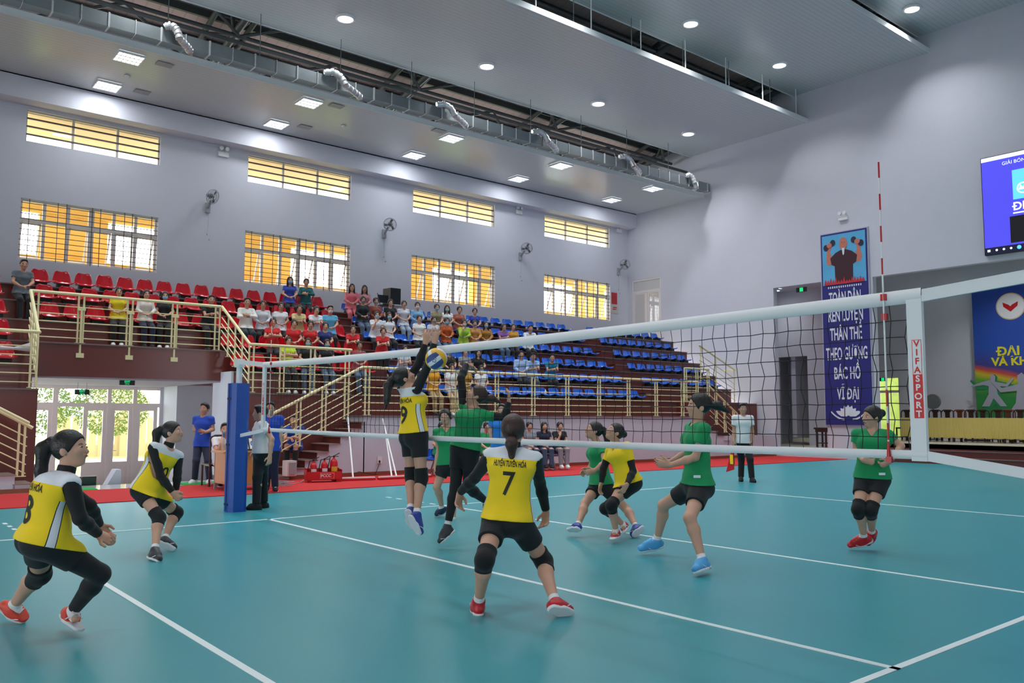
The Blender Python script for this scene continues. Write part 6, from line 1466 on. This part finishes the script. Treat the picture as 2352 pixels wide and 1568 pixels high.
def seated(idn, label, group, s, base, yaw, z, **k):
    pk = {a: k.pop(a) for a in ('uarms', 'lean', 'foot') if a in k}; lk = k.pop('look', None); J = sit(idn, s, base, yaw, z, **pk)
    if lk is not None: a = math.radians(yaw + lk[0]); J['look'] = nrm((math.sin(a), -math.cos(a), math.sin(math.radians(lk[1]))))
    t = empty('person', (base[0], base[1], 0), label, 'person', group); fig(t, J, dict(k, s=s)); return J
def yawcam(p): # yaw so that the person faces the camera
    d = CV - np.array([p[0], p[1], 0]); return math.degrees(math.atan2(d[0], -d[1]))
p = atd(514, 1040, 17.1); J = seated('scorer', 'man in white polo shirt seated behind the desk, holding a microphone', GP, 1.05, p[:2], yawcam(p) + 5, .50, uarms='chin', lean=.1, shirt=M_['wht'], male=True, sleeve=.5, leg=2, pants=M_['navy'], shoe=M_['blk'], hairstyle='short', h=.008, hem=.05)
b = MB(); c = J['haR'] + np.array((0, 0, .02)); b.tube(c - (0, 0, .1), c + (0, 0, .04), .014, 8, r2=.018); b.ball(c + (0, 0, .07), .03, 1); tag(b.build('microphone', [M_['sky'], m_grey]), 'microphone held by the seated man behind the desk', 'microphone')
p = atd(547, 1030, 18.0); seated('scorer2', 'person in blue shirt mostly hidden behind the blue padded post', GP, 1.05, p[:2], yawcam(p), .62, uarms='lap', shirt=M_['blue'], male=True, sleeve=.5, leg=2, pants=M_['navy'], shoe=M_['blk'], hairstyle='short', h=.012, facedetail=False, hem=.05)
p = at(676, 1040, 'y', 15.95); seated('stairs', 'person in blue shirt sitting on the stair steps behind the railing', GP, 1.02, p[:2], -35, .72, uarms='lean', lean=.3, foot=.27, shirt=M_['blue'], male=True, sleeve=.5, leg=2, pants=M_['blk'], shoe=M_['blk'], hairstyle='short', h=.012, facedetail=False, hem=.05)
bench = [(1213, 1080, M_['grey'], M_['denim'], 'person in pale grey top on the bench, left of three seated by the wall', 'tied', 'lap', 'wht'), (1247, 1079, M_['navy'], M_['denim'], 'person with loose black hair in navy top on the bench, middle of three', 'long', 'lap', 'navy'), (1283, 1078, M_['blk'], M_['grey'], 'person in black top and grey trousers on the bench with hand at the mouth', 'tied', 'chin', 'blk'),
         (1010, 1092, M_['grn'], M_['blk'], 'person in green jersey seated on the bench left of the spiking player', 'tied', 'lap', 'grn'), (1114, 1088, M_['grn'], M_['blk'], 'person in green jersey seated on the bench beside the standing man in blue', 'tied', 'lap', 'grn')]
for u, v, sm, pm, lb, hs, ua, _ in bench:
    p = at(u, v, 'z', 0); sh_ = .45; seated('bench', lb, 'people on the bench by the wall', .98, (p[0], p[1] + .0), yawcam(p) * .5, .56, uarms=ua, lean=.12, shirt=sm, pants=pm, leg=2 if sm is not M_['grn'] else .5, sleeve=.5, shoe=M_['wht'] if hs == 'tied' else M_['blk'], hairstyle=hs, h=.011, hem=.05)
# ---------------------------------------------------------------- spectators
TPL = {}
m_slot = mat('slot', (0.5, 0.5, 0.5, 1))
def template(key, arms, lean, male, sleeve, leg):
    t = bpy.data.objects.new('tpl', None); COL.objects.link(t); s = 1.0 if male else .96
    J = sit('t', s, (0, 0), 0, 0.0, uarms=arms, lean=lean, foot=-.69)
    fig(t, J, dict(s=s, male=male, wd=1.02 if male else .9, h=.0135, facedetail=False, shirt=m_slot, pants=m_slot, skin=m_slot, sleeve=sleeve, leg=leg, hem=.04, shoe=m_slot, hairstyle='short' if male else 'tied', hairmat=m_slot, socks=False))
    f, u, r = headframe(J['look'], J['head'] - J['neck'] + np.array((0, 0, .03))); hc = J['head']; alt = {}
    if not male:
        x = bpy.data.objects.new('alt', None); COL.objects.link(x); hair(x, hc, f, u, r, s, 'long', m_slot, .0135); alt['long'] = [(c.name.split('.')[0], c.data) for c in x.children]
        for c in list(x.children): bpy.data.objects.remove(c)
        bpy.data.objects.remove(x)
    V = Vol().ell(hc - u * .045 * s + f * .042 * s, f, r, u, (.062 * s, .066 * s, .052 * s), .01); V.cut.append((hc + f * .02 * s, -f)); k = volobj('face_mask', V, .01, m_slot, t); mask = k.data; bpy.data.objects.remove(k)
    for q in (-1, 1):
        b = MB(); c = hc + r * .032 * s * q + f * .082 * s + u * .004 * s; b.obox(c, f * .008, r * .015, u * .005); k = b.build('eye', M_['dark'], t)
        b = MB(); b.obox(c + u * .02 * s, f * .004, r * .017, u * .003); k = b.build('eyebrow', M_['dark'], t)
    b = MB(); b.obox(hc + f * .094 * s - u * .053 * s, f * .008, r * .018, u * .005); b.build('lips', M_['lip'], t)
    parts = [(c.name.split('.')[0], c.data) for c in t.children]
    for c in list(t.children): bpy.data.objects.remove(c)
    bpy.data.objects.remove(t)
    TPL[key] = dict(parts=parts, alt=alt, mask=mask, s=s)
for a, ln in (('lap', .08), ('cross', .05), ('lean', .38), ('chin', .22)):
    for g in (False, True):
        for sl in (.5, 1.85):
            if (a, g, sl) in (('chin', True, 1.85), ('lean', True, 1.85)): continue
            template((a, g, sl), a, ln, g, sl, 2)
def cm(rgb): return cloth('cloth_%d_%d_%d' % rgb, srgb(*rgb))
maskm = {'b': mat('mask_blue', srgb(120, 190, 215), .8), 'w': mat('mask_white', srgb(220, 220, 226), .8), 'g': mat('mask_grey', srgb(128, 124, 130), .8)}
def spectator(u, v, arms, g, hs, shirt, pants, mask, label, sl=.5, k=None, dy=0):
    T = TPL[(arms, g, sl)]; hz = .2 + .63 * T['s']; best = None
    for kk in range(0, 6):
        y = YK[kk] + .24 + dy; z = float(at(u, v, 'y', y - .08)[2]); e = abs(z - (ZK[kk] + hz - (.06 if arms == 'lean' else 0)))
        if best is None or e < best[0]: best = (e, kk)
    if 825 < u < 1230 and v < 780: k = 5 if u < 840 and v < 680 else 4 if v < 728 else 2 if u == 877 else 3
    kk = best[1] if k is None else k; y = YK[kk] + .24 + dy; x = float(at(u, v, 'y', y)[0]); free = [c for c in SEATS if c[1] == kk]
    t = empty('person', (x, y, ZK[kk] + .2), label, 'person', 'spectators on the grandstand'); t.rotation_euler = (0, 0, math.radians(-(yawcam((x, y)) * .55 + random.Random(int(u)).uniform(-8, 8))) * -1)
    sk = M_['skin2'] if g or int(u) % 4 == 0 else M_['skin']
    M2 = {'body': sk, 'shirt': cm(shirt), 'trousers': cm(pants), 'shoe': M_['wht'] if int(u) % 2 else M_['blk'], 'shoe_sole': M_['wht'], 'hair': M_['hair'], 'hair_tail': M_['hair']}
    ps = [(n, d) for n, d in T['parts'] if not (hs == 'long' and n.startswith('hair'))] + (T['alt']['long'] if hs == 'long' else [])
    for n, d in ps:
        if mask and n == 'lips': continue
        o = bpy.data.objects.new(n, d); COL.objects.link(o); o.parent = t
        if n in M2: o.material_slots[0].link = 'OBJECT'; o.material_slots[0].material = M2[n]
    if mask:
        o = bpy.data.objects.new('face_mask', T['mask']); COL.objects.link(o); o.parent = t; o.material_slots[0].link = 'OBJECT'; o.material_slots[0].material = maskm[mask]
    LOG.append('spec u%d v%d row %d err %.2f x %.2f' % (u, v, kk, best[0], x))
BK, WH, RD, JN, NV = (24, 24, 28), (226, 228, 232), (206, 28, 34), (78, 98, 122), (28, 34, 60)
S = [(52, 622, 'lap', 1, 's', (92, 100, 108), BK, None, 'man in dark grey shirt sitting alone on the red seats at the far left', .5),
 (273, 683, 'lap', 0, 't', (232, 206, 24), BK, None, 'person in yellow t-shirt behind the gallery railing above the entrance'),
 (334, 687, 'lap', 0, 't', (222, 212, 206), NV, None, 'person in cream jacket right of the yellow t-shirt behind the gallery railing', 1.85),
 (379, 698, 'lap', 0, 't', BK, BK, 'b', 'masked person in black t-shirt beside the cream jacket behind the gallery railing'),
 (478, 694, 'lean', 1, 's', BK, BK, None, 'man in black t-shirt leaning forward at the right end of the gallery railing'),
 (566, 692, 'cross', 1, 's', (232, 230, 222), (20, 40, 48), None, 'man in white long sleeved shirt with folded arms on the red seats', 1.85),
 (604, 698, 'lap', 0, 't', (206, 208, 216), BK, None, 'person in pale grey shirt right of the man with folded arms', 1.85),
 (644, 712, 'lap', 0, 't', WH, BK, None, 'person in white t-shirt with hair tied, third of the white group on red seats'),
 (684, 714, 'lean', 0, 't', (216, 196, 140), BK, None, 'person in white and mustard vest behind the red shirted row'),
 (722, 712, 'lean', 0, 't', WH, BK, None, 'person in white t-shirt looking down, rightmost of the white group'),
 (665, 650, 'lap', 0, 'l', (52, 74, 176), BK, 'b', 'masked long haired person in blue polo on the top row under the window'),
 (703, 655, 'cross', 0, 't', (24, 92, 96), BK, None, 'person in teal jacket on the top row beside the blue polo', 1.85),
 (757, 722, 'lap', 1, 's', (96, 176, 216), BK, 'w', 'man in light blue t-shirt with mask at the red seat aisle'),
 (626, 746, 'cross', 0, 't', RD, BK, None, 'person with glasses in red t-shirt, leftmost of the red shirted row'),
 (674, 749, 'lap', 0, 't', RD, BK, None, 'person in red t-shirt with a black bag, second of the red shirted row'),
 (712, 751, 'lap', 0, 't', RD, BK, None, 'person in red t-shirt, third of the red shirted row'),
 (746, 758, 'lap', 0, 't', (34, 48, 110), BK, None, 'person in navy and white jersey right of the red shirted row'),
 (809, 757, 'lean', 0, 't', RD, BK, None, 'person in red t-shirt leaning forward beside the aisle'),
 (661, 781, 'cross', 0, 't', (196, 224, 44), BK, None, 'person in neon green t-shirt behind the landing railing'),
 (707, 786, 'lap', 0, 't', BK, JN, 'b', 'person in black top and jeans with lowered mask behind the landing railing'),
 (749, 787, 'lap', 0, 't', BK, JN, 'b', 'masked person in black top and jeans, right one behind the landing railing'),
 (824, 792, 'lap', 0, 't', (150, 70, 80), JN, None, 'person in red striped t-shirt and jeans above the stair railing'),
 (807, 665, 'lap', 0, 'l', (232, 120, 130), (232, 120, 130), None, 'long haired person in bright pink dress on the top row', 1.85),
 (836, 669, 'lap', 0, 'l', (216, 148, 156), (216, 148, 156), None, 'long haired person in pale pink dress beside the bright pink dress', 1.85),
 (832, 698, 'lap', 0, 't', (30, 34, 40), JN, 'g', 'masked person in black jacket and jeans below the pink dresses', 1.85),
 (861, 704, 'lap', 0, 't', (142, 66, 50), BK, 'g', 'masked person in rust sweater left of the loudspeaker', 1.85),
 (895, 705, 'lap', 0, 't', BK, BK, None, 'person in black t-shirt just below the loudspeaker'),
 (926, 706, 'lap', 0, 't', (216, 216, 228), (150, 166, 180), None, 'person in white t-shirt and pale jeans right of the loudspeaker'),
 (957, 713, 'lap', 0, 't', (130, 176, 214), NV, 'w', 'masked person in light blue and black jacket holding a bag', 1.85),
 (862, 736, 'chin', 0, 't', WH, BK, 'b', 'masked person in white polo raising a phone to the face'),
 (891, 737, 'lap', 0, 'l', WH, BK, 'b', 'masked person in white polo with long black hair'),
 (877, 763, 'lean', 0, 't', RD, BK, None, 'person with glasses in red t-shirt in front of the two white polos'),
 (962, 744, 'lap', 0, 't', (232, 230, 222), BK, None, 'person in white graphic t-shirt left of the raised hands'),
 (1001, 708, 'lap', 0, 't', (146, 138, 104), BK, 'b', 'masked person in olive t-shirt on the upper blue seats'),
 (1026, 719, 'lap', 0, 'l', WH, BK, 'b', 'masked person in white blouse with hair over one shoulder'),
 (1053, 723, 'lap', 0, 't', (170, 92, 74), BK, None, 'person in rust t-shirt on the upper blue seats'),
 (1089, 723, 'lap', 0, 't', (44, 56, 160), BK, None, 'person in royal blue t-shirt, rightmost of the upper group'),
 (994, 756, 'lap', 0, 't', (206, 206, 212), JN, 'g', 'masked person in pale t-shirt behind the raised hands'),
 (1024, 753, 'lap', 0, 't', (186, 82, 22), JN, 'b', 'masked person in orange hooded top', 1.85),
 (1064, 759, 'chin', 0, 't', (170, 202, 60), JN, 'w', 'masked person in white and lime jacket', 1.85),
 (1089, 759, 'lap', 0, 't', (196, 134, 72), BK, 'g', 'masked person in tan jacket', 1.85),
 (1115, 760, 'lap', 0, 'l', (170, 118, 50), BK, 'b', 'masked person with loose hair in mustard cardigan', 1.85),
 (1152, 767, 'lean', 0, 't', (140, 92, 170), JN, None, 'person in purple top bending forward above the net band'),
 (1177, 767, 'lap', 0, 't', (202, 144, 30), BK, None, 'person in mustard top just above the net band'),
 (1213, 769, 'lean', 1, 's', WH, BK, None, 'man in white shirt with bowed head just above the net band'),
 (923, 806, 'lean', 0, 't', (206, 210, 222), BK, None, 'person in white and blue top sitting low behind the net band'),
 (1030, 815, 'lap', 0, 't', (40, 38, 24), BK, 'b', 'masked person in black graphic t-shirt right of the ball'),
 (1066, 813, 'lap', 0, 't', (136, 140, 146), BK, None, 'person in grey t-shirt holding a white cap'),
 (1098, 818, 'lap', 0, 'l', BK, BK, None, 'long haired person in black top right of the grey t-shirt'),
 (1196, 813, 'lap', 1, 's', (160, 186, 222), BK, None, 'man in pale blue shirt, left of the three men on blue seats', 1.85),
 (1221, 816, 'lean', 1, 's', (150, 184, 226), (80, 80, 86), None, 'man in light blue shirt, middle of the three men on blue seats', .5),
 (1264, 819, 'lean', 1, 's', (14, 120, 156), BK, None, 'man in teal polo, right of the three men on blue seats'),
 (994, 853, 'lap', 0, 't', (226, 160, 30), (170, 140, 96), None, 'person in orange yellow t-shirt and khaki shorts behind the front railing'),
 (1035, 852, 'lap', 0, 't', (226, 228, 232), (190, 160, 120), None, 'person in white t-shirt and khaki shorts behind the front railing'),
 (1104, 850, 'lap', 0, 't', (228, 230, 234), BK, 'b', 'masked person in white t-shirt behind the reaching hand at the front railing'),
 (1068, 858, 'lap', 0, 't', (190, 140, 34), BK, None, 'person in dark yellow top partly hidden behind the spiking arm')]
for q in S:
    u, v, a, g, hs, c1, c2, mk, lb = q[:9]; sl = q[9] if len(q) > 9 else .5
    spectator(u, v, a, bool(g), {'s': 'short', 't': 'tied', 'l': 'long'}[hs], c1, c2, mk, lb, sl)
print('\n'.join(LOG))
